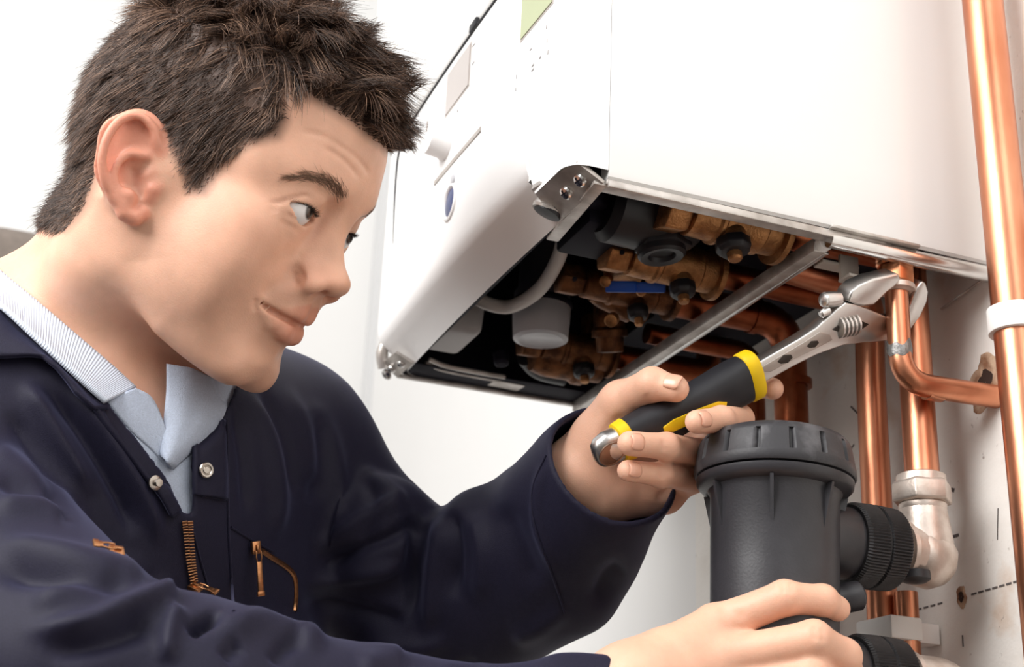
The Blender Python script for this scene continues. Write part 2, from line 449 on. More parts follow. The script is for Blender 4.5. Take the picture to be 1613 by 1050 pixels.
# front cover above it, one long casing
mb = MB(); rows = []
for dx, z in [(-.020, .2075), (-.027, .2080), (-.0310, .2100), (-.0330, .215), (-.035, .24), (-.040, .265), (-.047, .29), (-.052, .32), (-.054, .40), (-.054, .72)]:
    row = []
    for y in np.concatenate([np.linspace(0, .018, 7), np.linspace(.03, W_-.03, 16), np.linspace(W_-.018, W_, 7)]):
        r = .016; e = min(y, W_-y); off = r-math.sqrt(max(0, r*r-max(0, r-e)**2)); row.append(bp_(dx+off, y, z))
    row = [bp_(.002, 0, z)]+row+[bp_(.002, W_, z)]
    rows.append(row)
mb.loft(rows, cap=True, closed=True); cov = mb.build('front_cover', white, boiler, angle=50)
MB().tube([fpt(y, .2052, .0002) for y in np.linspace(.014, .366, 24)], .0013, 8).build('seam_gap', blackp, boiler)
MB().box(fpt(.182, .2085, -.003), E3, (.0055, .008, .0036)).build('clip', blackp, boiler, bevel=.001)
# the far end of the panel has its own dark shadow gap
P = [fpt(.362, .2052, .0003), fpt(.373, .2020, .0003), fpt(.381, .194, .0003), fpt(.3855, .180, .0003), fpt(.3850, .145, .0002), fpt(.3800, .102, .0)]
MB().tube(P, [.0013, .0014, .0015, .0015, .0012, .0006], 8, res=5).build('panel_gap', blackp, boiler)
# displays, knob, slot, button, printed marks
def plate(y0, y1, z0, z1, m, name, out=.0008, th=.0012):
    c = [(y0, z0), (y1, z0), (y1, z1), (y0, z1)]
    a = [fpt(y, z, out) for y, z in c]; b = [fpt(y, z, out-th) for y, z in c]
    return MB().hull(a, b).build(name, m, boiler, smooth=False)
lcd_g = mat('grey display', srgb(176, 168, 164), .15, noise=.04, nscale=30); lcd_v = mat('green display', srgb(174, 180, 142), .15, noise=.03, nscale=30)
edge = mat('display edge', srgb(168, 160, 154), .4)
def disp(y0, y1, z0, z1, m, lab):
    plate(y0-.002, y1+.002, z0-.002, z1+.002, edge, 'display_frame', .0003)
    d = plate(y0, y1, z0, z1, m, 'display', .0009); d['label'] = lab
disp(.189, .243, .159, .196, lcd_g, 'grey display window'); disp(.030, .082, .139, .190, lcd_v, 'green display window')
mb = MB(); ax = np.array([-1., 0, 0])
mb.lathe(fpt(.236, .134), ax, [(-.002, .0175), (.002, .0175), (.004, .0160), (.014, .0150), (.0165, .0140), (.017, .001)], 48)
kn = mb.build('knob', plast, boiler, angle=40)
MB().box(fpt(.236, .134, .0172)+np.array([0, 0, .008]), E3, (.0004, .0010, .0045)).build('pointer', edge, kn)
P = [fpt(.157, .1032, .0002), fpt(.258, .1062, .0002)]
MB().box((P[0]+P[1])/2, [[1, 0, 0], unit(P[1]-P[0]), [0, 0, 1]], (.0008, .053, .0020)).build('slot', edge, boiler)
blue = mat('blue badge', srgb(22, 44, 110), .25, noise=.3, nscale=80)
mb = MB(); mb.lathe(fpt(.217, .070), ax, [(-.001, .0155), (.0014, .0150), (.0020, .0135), (.0008, .0118), (-.002, .0112), (-.003, .001)], 40); bt = mb.build('button_bezel', plast, boiler, angle=45)
MB().lathe(fpt(.217, .070, -.0008), ax, [(0, .0118), (.0012, .0112), (.0020, .0060), (.0022, .001)], 36).build('button', blue, bt)
MB().lathe(fpt(.212, .0875), ax, [(0, .0046), (.0016, .0040), (.0022, .001)], 20).build('lamp_lens', grey_clear, boiler)
ink = mat('grey print', srgb(150, 146, 144), .6)
for y, z, w, h in [(y_-.024, z_-.016, w_, h_) for y_, z_, w_, h_ in [(.206, .207, .006, .0008), (.205, .190, .006, .0008), (.299, .182, .004, .0007), (.302, .166, .005, .0007), (.236, .164, .0035, .0009), (.112, .128, .0009, .0016), (.112, .118, .0009, .0014),
                   (.060, .128, .0008, .0016), (.058, .118, .0009, .0016), (.083, .118, .004, .0007), (.083, .1215, .004, .0007), (.071, .121, .003, .0007), (.088, .137, .003, .0006), (.062, .140, .0008, .0014)]]:
    MB().box(fpt(y, z, .0001), E3, (.0003, w/2, h)).build('printed_mark', ink, boiler)
# side panel: pressed sheet with a rolled lower edge
rows = []
for x in np.linspace(.0018, D_, 14):
    r = []
    for y, z in [(.006, .0005), (.003, -.0004), (.0008, .0012), (0, .005), (-.0010, .05), (-.0015, .30), (0, .72), (.012, .72), (.012, .004)]:
        r.append(bp_(x, y-.0016*math.sin(math.pi*(x/D_)), z))
    rows.append(r)
MB().loft(rows, cap=True).build('side_panel', white, boiler, angle=40)
# galvanised flanges under the side panel
def strip(a, b, wy, wz, m, name, bev=.0008, parent=None):
    a, b = np.array(a), np.array(b); d = unit(b-a); s = unit(np.cross([0, 0, 1.], d)); u = np.cross(d, s)
    return MB().box((a+b)/2, [d, s, u], (np.linalg.norm(b-a)/2, wy, wz)).build(name, m, parent or boiler, bevel=bev)
strip(bp_(.001, .008, -.0022), bp_(.215, .008, -.0024), .0065, .0018, zinc, 'flange'); strip(bp_(.002, .0015, -.0036), bp_(.21, .0015, -.0040), .0012, .0026, zinc, 'flange')
MB().tube([bp_(.168, .006, -.0060), bp_(.23, .004, -.0075), bp_(.296, .003, -.0075)], .0058, 16).build('flange_roll', bright, boiler)
strip(bp_(.165, .004, .0000), bp_(.235, .003, -.001), .007, .0012, zinc, 'flange')
strip(bp_(.297, .004, -.008), bp_(.299, .060, -.013), .0010, .0006, zinc, 'hook')
# dark chassis, open below
def wallbox(lo, hi, name='chassis_wall', m=None):
    lo, hi = np.array(lo, float), np.array(hi, float); return MB().box(BO+(lo+hi)/2, E3, (hi-lo)/2).build(name, m or darkp, boiler, smooth=False)
wallbox((.0015, .012, .003), (.004, W_, .22)); wallbox((.004, .0125, .003), (D_, .0145, .22)); wallbox((.0015, W_-.003, .003), (D_, W_, .72), 'side_panel', white); wallbox((.004, .0145, .165), (.20, W_-.003, .17))
wallbox((.185, .0145, .045), (.188, W_-.003, .165)); wallbox((.188, .0145, .045), (D_, W_-.003, .05)); wallbox((.004, W_-.006, .003), (.20, W_-.003, .165))
# rear rail and far edge
ra, rb2 = bp_(.170, .020, -.0045), bp_(.170, W_-.004, -.0045)
strip(ra, rb2, .0048, .0050, zinc, 'rear_rail'); strip(ra+[.0054, 0, -.0042], rb2+[.0054, 0, -.0042], .0020, .0012, bright, 'rail_edge')
MB().lathe(bp_(.172, .016, -.003), (0, -1, 0), [(-.004, .0060), (.001, .0060), (.002, .004)], 20).build('rail_cap', plast, boiler)
strip(bp_(-.004, W_-.003, -.002), bp_(.172, W_-.003, -.002), .0030, .0016, zinc, 'far_edge'); strip(bp_(.0, W_-.02, .0005), bp_(.172, W_-.02, .0005), .016, .0008, darkp, 'far_tray')
for yy in (.385, .395):
    MB().tube([bp_(.012, yy, .003), bp_(.03, yy+.004, .001), bp_(.06, yy+.006, .001), bp_(.085, yy+.006, .001)], .0022, 10, res=5).build('tray_rib', darkp if False else zinc, boiler)
strip(bp_(.078, .407, -.0006), bp_(.108, .409, -.0006), .008, .0005, zinc, 'label_plate')
# corner brackets with screws
def screw(p, axis, r=.0042, parent=None, name='screw'):
    mb = MB(); mb.lathe(p, axis, [(-.001, r), (.0008, r), (.0020, r*.8), (.0026, r*.35), (.0026, .0003)], 24)
    o = mb.build(name, bright, parent); fr = frame(axis)
    mb = MB(); mb.box(p+unit(axis)*.0026, fr, (r*.55, .0005, .0003)); mb.box(p+unit(axis)*.0026, fr, (.0005, r*.55, .0003)); mb.build('screw_slot', darkp, parent)
nb = unit([-.75, -.1, -.66]); fr = frame(nb)
br = MB(); br.hull([bp_(-.0200, .002, .0065), bp_(-.0295, .054, .0085), bp_(-.004, .066, -.005), bp_(-.001, .002, -.004)], [bp_(-.019, .002, .0105), bp_(-.0285, .054, .0125), bp_(-.002, .066, -.0025), bp_(.001, .003, -.0015)])
brk = br.build('corner_bracket', zinc, boiler, bevel=.0006); 
c = [bp_(-.0125, .0125, .0005), bp_(-.0135, .032, .0002)]
for p in c: screw(p, nb, .0048, brk)
strip(bp_(-.002, .004, -.003), bp_(.006, .10, -.001), .0045, .0016, zinc, 'bracket_rail')
MB().lathe(bp_(-.0125, .064, .0035), (-.35, .25, -.9), [(-.012, .0095), (-.002, .0098), (.002, .0108), (.004, .0100), (.0045, .0070), (.0035, .0066), (.003, .001)], 32).build('round_cap', zinc, boiler)
MB().lathe(bp_(-.0128, .064, .0005), (-.35, .25, -.9), [(-.002, .0098), (.002, .0095), (.003, .001)], 32).build('cap_insert', blackp, boiler)
lb = MB(); lb.hull([bp_(-.019, .385, .004), bp_(-.020, .425, .006), bp_(-.004, .425, -.004), bp_(-.002, .385, -.004)], [bp_(-.017, .385, .006), bp_(-.018, .425, .008), bp_(-.002, .425, -.001), bp_(0, .385, -.001)])
lbo = lb.build('corner_bracket', zinc, boiler, bevel=.0006)
MB().tube([bp_(-.019, .415, .03), bp_(-.021, .419, .014), bp_(-.017, .423, .002)], [.003, .0055, .0055], 14, res=4).build('corner_roll', zinc, lbo)
for p in (bp_(-.0125, .415, -.0005), bp_(-.009, .398, -.0005)): screw(p, nb, .0040, lbo)
screw(bp_(-.013, .427, -.002), nb, .0052, lbo)

# ---- what shows inside
def pz(px, py, z): return on_z(px, py, z)
hose_m = mat('cream hose', srgb(206, 198, 190), .5)
MB().tube([pz(886, 335, .045), pz(888, 360, .03), pz(880, 405, .020), pz(850, 455, .012), pz(806, 482, .012), pz(768, 478, .016), pz(748, 464, .026), pz(735, 440, .05)], .0056, 16, res=8).build('hose', hose_m, boiler)['label'] = 'cream flexible hose'
MB().tube([pz(756, 472, .015), pz(744, 460, .02)], .0072, 14).build('hose_nut', zinc, boiler)
c = pz(852, 516, .008); up = np.array([0, 0, 1.])
tr_ = MB().lathe(c, up, [(-.010, .0165), (-.0115, .0185), (-.010, .0225), (.004, .0235), (.018, .0240), (.020, .0235)], 48).build('trap_cup', grey_clear, boiler, angle=50); tr_['label'] = 'cloudy plastic condensate cup'
MB().lathe(c, up, [(.017, .0246), (.0185, .0255), (.021, .0255), (.0225, .0246)], 48).build('trap_ring', darkp, boiler)
MB().lathe(c, up, [(.0215, .0240), (.030, .0230), (.034, .0200), (.060, .0190), (.10, .0190), (.15, .0190)], 40).build('trap_body', mat('smoke plastic', srgb(96, 96, 108), .4, spec=.4), boiler)
c2 = pz(706, 524, .012); bw = MB()
bw.hull([c2+[-.018, -.03, -.008], c2+[.020, -.03, -.008], c2+[.020, .03, -.008], c2+[-.018, .03, -.008]], [c2+[-.022, -.036, .06], c2+[.024, -.036, .06], c2+[.024, .036, .06], c2+[-.022, .036, .06]]).build('white_box', mat('grey white plastic', srgb(188, 184, 182), .5), boiler, bevel=.006, seg=3)
# pump housing
pc = pz(1030, 330, .030)
MB().lathe(pc, (1, 0, .0), [(-.040, .024), (-.034, .030), (.0, .031), (.018, .029), (.030, .024), (.034, .020)], 36).build('pump_housing', blackp, boiler)
MB().lathe(pc+[.006, .0, -.016], (.1, -.05, -1), [(-.02, .022), (.004, .022), (.006, .0205), (.014, .0205)], 6).build('pump_nut', blackp, boiler, bevel=.001)
MB().lathe(pc+[.006, .0, -.030], (.1, -.05, -1), [(-.006, .0175), (.004, .0170), (.006, .0150), (.005, .0100), (.002, .0085), (.001, .001)], 36).build('pump_cap', blackp, boiler, angle=40)
MB().box(pc+[-.028, .03, .0], E3, (.022, .03, .02)).build('pump_bracket', darkp, boiler, bevel=.004)
MB().box(pc+[-.055, .01, .02], E3, (.02, .02, .03)).build('pump_bracket', darkp, boiler, bevel=.004)
def valve(x0, y, x1, z, r, m=None, cock=(.6, .5), hexn=True, flange=True):
    """isolating valve lying towards the wall, drain cock below it"""
    m = m or bronze; L = x1-x0
    p0 = bp_(x0, y, z); ax = (1, 0, 0)
    b = MB().lathe(p0, ax, [(0, r*.62), (L*.10, r*.62), (L*.12, r*.86), (L*.34, r*.90), (L*.36, r*1.0), (L*.39, r*1.0), (L*.41, r*.93), (L*.66, r*.95), (L*.70, r*1.04), (L*.78, r*1.04), (L*.80, r*.96), (L, r*.96)], 40).build('valve_body', m, boiler, angle=30)
    if hexn:
        MB().lathe(p0, ax, [(-.010, r*.94), (L*.06, r*.94), (L*.10, r*.84)], 6, ang0=.3).build('valve_nut', m, b, bevel=.0012)
        MB().lathe(p0+[-.002, -r*.80, -r*.30], (0, -1, -.3), [(0, .0020), (.0016, .0018), (.0018, .0002)], 12).build('tapping', darkp, b)
    if flange:
        MB().lathe(p0, ax, [(L*.94, r*1.05), (L*.95, r*1.24), (L*1.0, r*1.24), (L*1.01, r*1.0)], 40).build('valve_flange', m, b, angle=30)
    if cock:
        q = p0+np.array([L*cock[0], -r*.25, -r*.72]); dn = unit([.05, -.15, -1])
        MB().lathe(q, dn, [(-.006, r*.55), (.004, r*.50), (.006, r*.38)], 28).build('valve_boss', m, b, angle=30)
        MB().lathe(q, dn, [(.003, r*.40), (.0045, r*.62), (.011, r*.62), (.014, r*.50), (.0145, r*.2)], 8).build('drain_cap', blackp, b, bevel=.0008)
        MB().lathe(q, dn, [(.012, r*.26), (.0185, r*.26), (.020, r*.20), (.0202, r*.02)], 10).build('drain_nipple', bronze, b, angle=30)
    return b
Yv = [.052, .122, .185, .300]
v1 = valve(.076, .052, .158, .018, .0205, cock=(.50, .5)); v1['label'] = 'large cast brass valve'
v2 = valve(.068, .128, .150, .012, .0165, cock=(.62, .5))
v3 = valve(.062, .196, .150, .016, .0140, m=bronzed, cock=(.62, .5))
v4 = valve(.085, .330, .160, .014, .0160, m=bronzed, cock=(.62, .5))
# standing brass body at the left of the cluster and the blue lever
vb = pz(982, 420, .020)
sb = MB().lathe(vb, (-.06, -.03, -1), [(-.07, .014), (-.052, .016), (-.048, .0135), (-.014, .0125), (-.010, .0165), (-.002, .0170), (.004, .0150), (.009, .0145), (.010, .004)], 32).build('valve_body', bronze, boiler, angle=30); sb['label'] = 'upright brass valve'
MB().lathe(vb, (-.06, -.03, -1), [(-.004, .0205), (.001, .0205), (.002, .016)], 6).build('valve_nut', bronze, sb, bevel=.001)
for dx, dy, dz, rr in ((-.012, .004, -.012, .0045), (.014, -.004, -.018, .004), (-.004, .010, -.040, .005)):
    MB().lathe(vb+[dx, dy, dz], (-.5, -.6, -.5), [(-.004, rr), (.005, rr), (.006, rr*.7), (.0062, .0003)], 14).build('valve_lug', bronze, sb)
lever_m = mat('blue lever', srgb(30, 84, 186), .4, spec=.4)
a, b = pz(955, 451, .004), pz(1048, 452, -.002); d = unit(b-a); s = unit(np.cross(d, CAMLOC-a)); u = np.cross(d, s); L = np.linalg.norm(b-a)
lv = MB(); lv.box(a+d*L*.26, [d, s, u], (L*.26, .0044, .0030)); lv.box(a+d*L*.74+s*.0003, [d, s, u], (L*.26, .0040, .0018))
lv.build('lever', lever_m, boiler, bevel=.0012)['label'] = 'blue valve lever'
# lower, darker brass seen further back
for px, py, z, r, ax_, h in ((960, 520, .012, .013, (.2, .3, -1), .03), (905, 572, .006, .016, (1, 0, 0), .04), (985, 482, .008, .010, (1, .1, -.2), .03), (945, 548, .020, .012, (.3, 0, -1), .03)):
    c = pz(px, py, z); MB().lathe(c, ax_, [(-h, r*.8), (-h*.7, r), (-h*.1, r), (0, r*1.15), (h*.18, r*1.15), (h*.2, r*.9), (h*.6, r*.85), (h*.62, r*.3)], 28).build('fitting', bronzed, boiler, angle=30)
MB().lathe(pz(790, 572, .004), (0, -.3, -1), [(-.01, .007), (0, .0065), (.002, .004), (.0022, .0003)], 20).build('plug', darkp, boiler)
MB().tube([pz(830, 560, .01), pz(850, 580, .005), pz(890, 590, .004)], .010, 16, res=5).build('hose', blackp, boiler)
# ------------------------------------------------------------------ pipework on the wall
copper = mat('copper', srgb(226, 162, 128), .34, 1.0, color2=srgb(190, 116, 84), nscale=26, ramp=(.3, .75), bump=.12, bscale=240, stretch=(1, 1, .35))
copper_d = mat('darker copper', srgb(188, 112, 76), .36, 1.0, color2=srgb(120, 62, 40), nscale=30, ramp=(.3, .7), bump=.15, bscale=200)  # darker copper tone for the runs behind the rear rail
solder = mat('solder', srgb(150, 148, 146), .45, .8, noise=.3, nscale=200, bump=.6, bscale=500)
nickel = mat('nickel', srgb(226, 214, 204), .42, .75, color2=srgb(200, 184, 172), nscale=70, bump=.15, bscale=400)
clip_m = mat('clip plastic', srgb(236, 232, 228), .5)
rubber = mat('black rubber plastic', srgb(52, 51, 55), .42, noise=.25, nscale=40, spec=.45, bump=.1, bscale=600)
def fillet(P, r, n=8):
    """round the corners of a polyline"""
    P = [np.array(p, float) for p in P]; out = [P[0]]
    for a, b, c in zip(P[:-2], P[1:-1], P[2:]):
        u, v = unit(a-b), unit(c-b); q = min(r, .45*np.linalg.norm(a-b), .45*np.linalg.norm(c-b)); s, e = b+u*q, b+v*q
        for t in np.linspace(0, 1, n): out.append((1-t)**2*s+2*t*(1-t)*b+t*t*e)
    out.append(P[-1]); return np.array(out)
def pipe(name, P, r, label, m=None, bend=.03, solders=(), collars=()):
    root = empty(name, P[-1]); tag(root, label, 'pipe', None)
    MB().tube(fillet(P, bend), r, 28).build('tube', m or copper, root)
    for c, ax, L in collars: MB().lathe(c, ax, [(-L, r*1.02), (-L, r*1.10), (L, r*1.10), (L, r*1.02)], 28).build('coupling', m or copper, root)
    for i, (c, ax, L) in enumerate(solders):
        fr = frame(ax); t = np.linspace(0, 2*math.pi, 30, endpoint=False); rings = []
        for a, rr in ((-L, 1.0), (-L*.6, 1.05), (0, 1.07), (L*.6, 1.05), (L, 1.0)):
            w = a+(L*.5*np.sin(2*t+i)+L*.35*np.sin(5*t+2*i))*(1 if a > 0 else .6)
            rings.append(c+fr[2]*w[:, None]+r*rr*(np.cos(t)[:, None]*fr[0]+np.sin(t)[:, None]*fr[1]))
        MB().loft(rings, cap=False).build('solder_joint', solder, root)
    return root
Z0 = -.9
# the thick pipe at the right
p = pipe('copper_pipe', [bp_(.270, -.0333, .9), bp_(.270, -.0628, Z0)], .0140, 'thick copper pipe running full height at the right of the boiler')
cl = empty('pipe_clip', bp_(.302, -.049, -.065)); tag(cl, 'white plastic clip round the thick right hand pipe', 'pipe clip')
MB().lathe(bp_(.270, -.0492, -.066), (0, .0164, 1), [(-.0085, .0150), (-.0085, .0172), (.0085, .0172), (.0085, .0150)], 36).build('ring', clip_m, cl, bevel=.0006)
MB().box(bp_(.2925, -.049, -.066), E3, (.0085, .008, .0075)).build('foot', clip_m, cl, bevel=.001)
# pipe the wrench works on
x1, y1 = .228, .0165
def v(x, y, z): return bp_(x, y, z)
p15 = pipe('copper_pipe', [v(x1, y1, -.012), v(x1, y1, -.0945), v(.306, y1-.006, -.0945)], .0080, 'bent copper pipe held by the wrench, turning into the wall', bend=.022,
           solders=[(v(x1, y1, -.072), (0, 0, 1), .0045), (v(x1+.032, y1, -.0945), (1, 0, 0), .003)], collars=[(v(x1+.026, y1, -.0945), (1, 0, 0), .006)])
fit = empty('compression_fitting', v(x1, y1, -.012)); tag(fit, 'brass compression nut gripped in the wrench jaws', 'pipe fitting')
cuz = mat('copper brass', srgb(214, 146, 106), .3, 1.0, noise=.25, nscale=80)
MB().lathe(v(x1, y1, -.003), (0, 0, -1), [(-.004, .0105), (-.002, .0120), (.0, .0130), (.0015, .0120), (.0030, .0130), (.0045, .0120), (.0060, .0130), (.0075, .0118)], 32).build('threaded_body', cuz, fit, angle=25)
MB().lathe(v(x1, y1, -.0105), (0, 0, -1), [(0, .0118), (.001, .0128), (.013, .0128), (.014, .0120)], 6, ang0=.4).build('hex_nut', cuz, fit, bevel=.0008)
MB().lathe(v(x1, y1, -.0245), (0, 0, -1), [(0, .0112), (.0004, .0126), (.0040, .0126), (.0046, .0108), (.0056, .0090)], 32).build('collar', nickel, fit, angle=25)
bk = empty('plastic_bracket', pz(1352, 405, -.002)); tag(bk, 'small cream plastic bracket beside the compression nut', 'bracket')
a = pz(1352, 402, -.004); bkm = mat('cream plastic', srgb(206, 196, 186), .5)
MB().box(a+[0, .012, -.006], E3, (.0075, .0015, .010)).build('plate', bkm, bk, bevel=.0006); MB().box(a+[-.006, .018, -.003], E3, (.0150, .006, .0012)).build('tab', bkm, bk, bevel=.0006)
MB().box(a+[0, .006, -.016], E3, (.0085, .007, .0012)).build('tab', bkm, bk, bevel=.0006)
# pipe down to the filter's upper elbow
x2, y2 = .250, .031
pipe('copper_pipe', [v(x2+.0165, y2+.020, .02), v(x2+.0125, y2+.0150, -.04), v(x2+.002, y2+.001, -.165)], .0115, 'copper pipe dropping into the nickel elbow of the filter')
# second drop further along, ends in a twin clip below
x3, y3 = .266, .104
pipe('copper_pipe', [v(.178, .09, .010), v(x3, .1, .008), v(x3, y3, -.05), v(x3, y3, Z0)], .0108, 'straight copper pipe running down behind the black filter', bend=.02)
pipe('copper_pipe', [v(x3+.006, y3-.020, -.22), v(x3+.006, y3-.020, Z0)], .0080, 'short copper pipe beside it below the filter elbow')
tc = empty('twin_pipe_clip', v(.302, y3-.02, -.245)); tag(tc, 'white twin clip holding two copper pipes under the elbow', 'pipe clip')
zc_ = -.246
MB().hull([v(x3-.016, y3+.010, zc_-.008), v(x3-.014, y3-.029, zc_-.008), v(x3+.012, y3-.029, zc_-.008), v(x3+.012, y3+.010, zc_-.008)],
          [v(x3-.016, y3+.010, zc_+.008), v(x3-.014, y3-.029, zc_+.008), v(x3+.012, y3-.029, zc_+.008), v(x3+.012, y3+.010, zc_+.008)]).build('clip_body', clip_m, tc, bevel=.002)
MB().box(v(x3+.022, y3-.008, zc_), E3, (.012, .010, .007)).build('foot', clip_m, tc, bevel=.001)
# runs from the valves to the wall and down, in the darker copper
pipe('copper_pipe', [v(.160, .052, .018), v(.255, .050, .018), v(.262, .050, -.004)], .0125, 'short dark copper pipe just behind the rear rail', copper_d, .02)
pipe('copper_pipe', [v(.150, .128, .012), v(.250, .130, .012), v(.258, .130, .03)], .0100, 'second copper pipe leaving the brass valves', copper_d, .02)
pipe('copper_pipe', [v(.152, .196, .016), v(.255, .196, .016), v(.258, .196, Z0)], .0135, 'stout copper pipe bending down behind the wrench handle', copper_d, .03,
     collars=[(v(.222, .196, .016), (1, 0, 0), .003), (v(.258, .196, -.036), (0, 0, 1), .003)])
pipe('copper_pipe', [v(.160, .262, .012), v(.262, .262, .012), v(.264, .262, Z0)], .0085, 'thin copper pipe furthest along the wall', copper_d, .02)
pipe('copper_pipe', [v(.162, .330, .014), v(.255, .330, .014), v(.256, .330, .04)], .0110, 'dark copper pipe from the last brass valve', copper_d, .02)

# ------------------------------------------------------------------ magnetic filter
FXc, FYc = .139, .032
filt = empty('system_filter', v(FXc, FYc, -.40)); tag(filt, 'black cylindrical water filter with ribbed screw lid held by the man', 'filter')
tilt = unit([.03, .0, 1.])
base = v(FXc-.004, FYc, -.2515)
o = MB().lathe(base, tilt, [(-.10, .030), (-.095, .036), (-.08, .0385), (.02, .0400), (.068, .0408), (.071, .0425), (.0725, .0470), (.075, .0495), (.0785, .0500), (.0795, .0480)], 72).build('canister', rubber, filt, angle=40); o['label'] = 'black plastic canister'
top = base+tilt*.0800
def slotted():
    """screw lid with gripping slots sunk into its flank"""
    n = 288; t = np.linspace(0, 2*math.pi, n, endpoint=False); fr_ = frame(tilt); rings = []
    prof = [(0, .0485), (.0, .0505), (.0015, .0515), (.0060, .0513), (.0066, .0512), (.0068, .0511), (.0150, .0497), (.0205, .0486), (.0212, .0484), (.0225, .0478), (.0255, .0452), (.0275, .0405), (.0285, .030), (.0305, .026), (.0310, .016), (.0300, .001)]
    ph = (t/(2*math.pi)*15+.3) % 1.
    slot = np.clip(1.6-np.abs(ph-.5)/.055, 0, 1)
    for k, (a, r) in enumerate(prof):
        dep = .0030 if k in (5, 6) else (.0022 if k == 7 else 0.)
        rr = r-dep*slot; rings.append(top+fr_[2]*a+rr[:, None]*(np.cos(t)[:, None]*fr_[0]+np.sin(t)[:, None]*fr_[1]))
    return MB().loft(rings)
lid_m = mat('dusty black plastic', srgb(50, 49, 52), .5, color2=srgb(84, 83, 86), nscale=55, ramp=(.30, .46), spec=.4, bump=.15, bscale=500)
lid = slotted().build('lid', lid_m, filt, angle=40)
lid['label'] = 'ribbed screw lid'
MB().lathe(top, tilt, [(.030, .0095), (.0335, .0095), (.0345, .008), (.0346, .0005)], 28).build('vent_screw', nickel, lid)
fr = frame(tilt)
for i in range(7):
    a = 2*math.pi*(i+.35)/7; rd = math.cos(a)*fr[0]+math.sin(a)*fr[1]; tg = np.cross(tilt, rd); s = base+tilt*.0715
    MB().hull([s+rd*.040+tg*.0011, s+rd*.0468+tg*.0011, base+tilt*.043+rd*.0402+tg*.0011], [s+rd*.040-tg*.0011, s+rd*.0468-tg*.0011, base+tilt*.043+rd*.0402-tg*.0011]).build('gusset', rubber, o)
knurl_m = mat('knurled black plastic', srgb(42, 40, 42), .55, noise=.4, nscale=150, bump=.2, bscale=900)
def port(zc, yy, dz=0.):
    """outlet spigot, knurled union nut and nickel elbow"""
    c = v(FXc, yy, zc)
    MB().lathe(c, (1, 0, 0), [(.030, .0235), (.050, .0235), (.058, .0225)], 40).build('spigot', rubber, filt)
    n = 84; t = np.linspace(0, 2*math.pi, n*2, endpoint=False); saw = np.where(np.arange(n*2) % 2, 1., .962); rings = []; fr_ = frame((1, 0, 0))
    for a, r, kk in ((.050, .0225, 0), (.0505, .0262, 0), (.053, .0272, 1), (.066, .0275, 1), (.0668, .0262, 0), (.0680, .0262, 0), (.0688, .0275, 1), (.083, .0268, 1), (.0845, .0250, 0), (.0845, .018, 0)):
        rr = r*(saw if kk else .97)*np.ones(n*2); rings.append(c+fr_[2]*a+rr[:, None]*(np.cos(t)[:, None]*fr_[0]+np.sin(t)[:, None]*fr_[1]))
    MB().loft(rings).build('union_nut', knurl_m, filt, angle=20)
    return c
for zc, full in ((-.2060, True), (-.2905, False)):
    c = port(zc, FYc)
    e = empty('nickel_elbow', v(x2, y2, zc)); tag(e, 'nickel plated elbow joining the pipe to the upper filter port' if full else 'nickel plated elbow at the lower filter port, cut by the frame', 'pipe elbow')
    xe = x2-.002
    MB().lathe(c, (1, 0, 0), [(.080, .0165), (.090, .0170), (.0905, .0200), (.0935, .0205), (.0945, .0190)], 40).build('tailpiece', nickel, e, angle=30)
    if full:
        ce = v(xe, y2, zc)
        P = fillet([c+[.093, 0, 0], ce+[.002, 0, 0], ce+[.002, 0, .034]], .020, 10)
        MB().tube(P, [.0185]*(len(P)-1)+[.0150], 32).build('elbow_body', nickel, e)
        ball = MB(); ball.lathe(ce+[.002, 0, -.002], (1, 0, -.6), [(-.018, .012), (-.012, .0175), (-.004, .0198), (.004, .0200), (.012, .0170), (.018, .0100), (.020, .001)], 32); ball.build('elbow_heel', nickel, e)
        MB().lathe(ce+[.002, 0, 0], (0, 0, 1), [(.028, .0150), (.030, .0158), (.033, .0158), (.034, .0150), (.036, .0150)], 36).build('elbow_neck', nickel, e, angle=30)
        MB().lathe(ce+[.002, 0, 0], (0, 0, 1), [(.034, .0180), (.035, .0205), (.047, .0205), (.049, .0175)], 6, ang0=.22).build('hex_nut', nickel, e, bevel=.001)
        MB().lathe(ce+[.002, 0, 0], (0, 0, 1), [(.047, .0165), (.0475, .0168), (.0530, .0162), (.0545, .0130)], 36).build('nut_collar', nickel, e, angle=30)
        MB().lathe(ce+[-.012, -.006, -.016], (0, 0, -1), [(-.002, .010), (.003, .010), (.005, .007), (.006, .001)], 24).build('drain_plug', rubber, e)
    else:
        P = fillet([c+[.093, 0, 0], c+[.125, 0, 0], c+[.127, 0, -.05]], .02, 8)
        MB().tube(P, .0185, 32).build('elbow_body', nickel, e)
        pipe('copper_pipe', [c+[.127, 0, -.05], c+[.127, 0, -.6]], .0115, 'copper pipe below the lower filter elbow')
# little drain knob on the canister's flank
q = on_y(1335, 945, FYc-.012)
MB().lathe(q+[-.022, 0, -.004], (1, -.2, .25), [(0, .009), (.018, .0085), (.020, .0095), (.028, .0092), (.030, .0070), (.0302, .0005)], 28).build('bleed_knob', rubber, filt, angle=30)
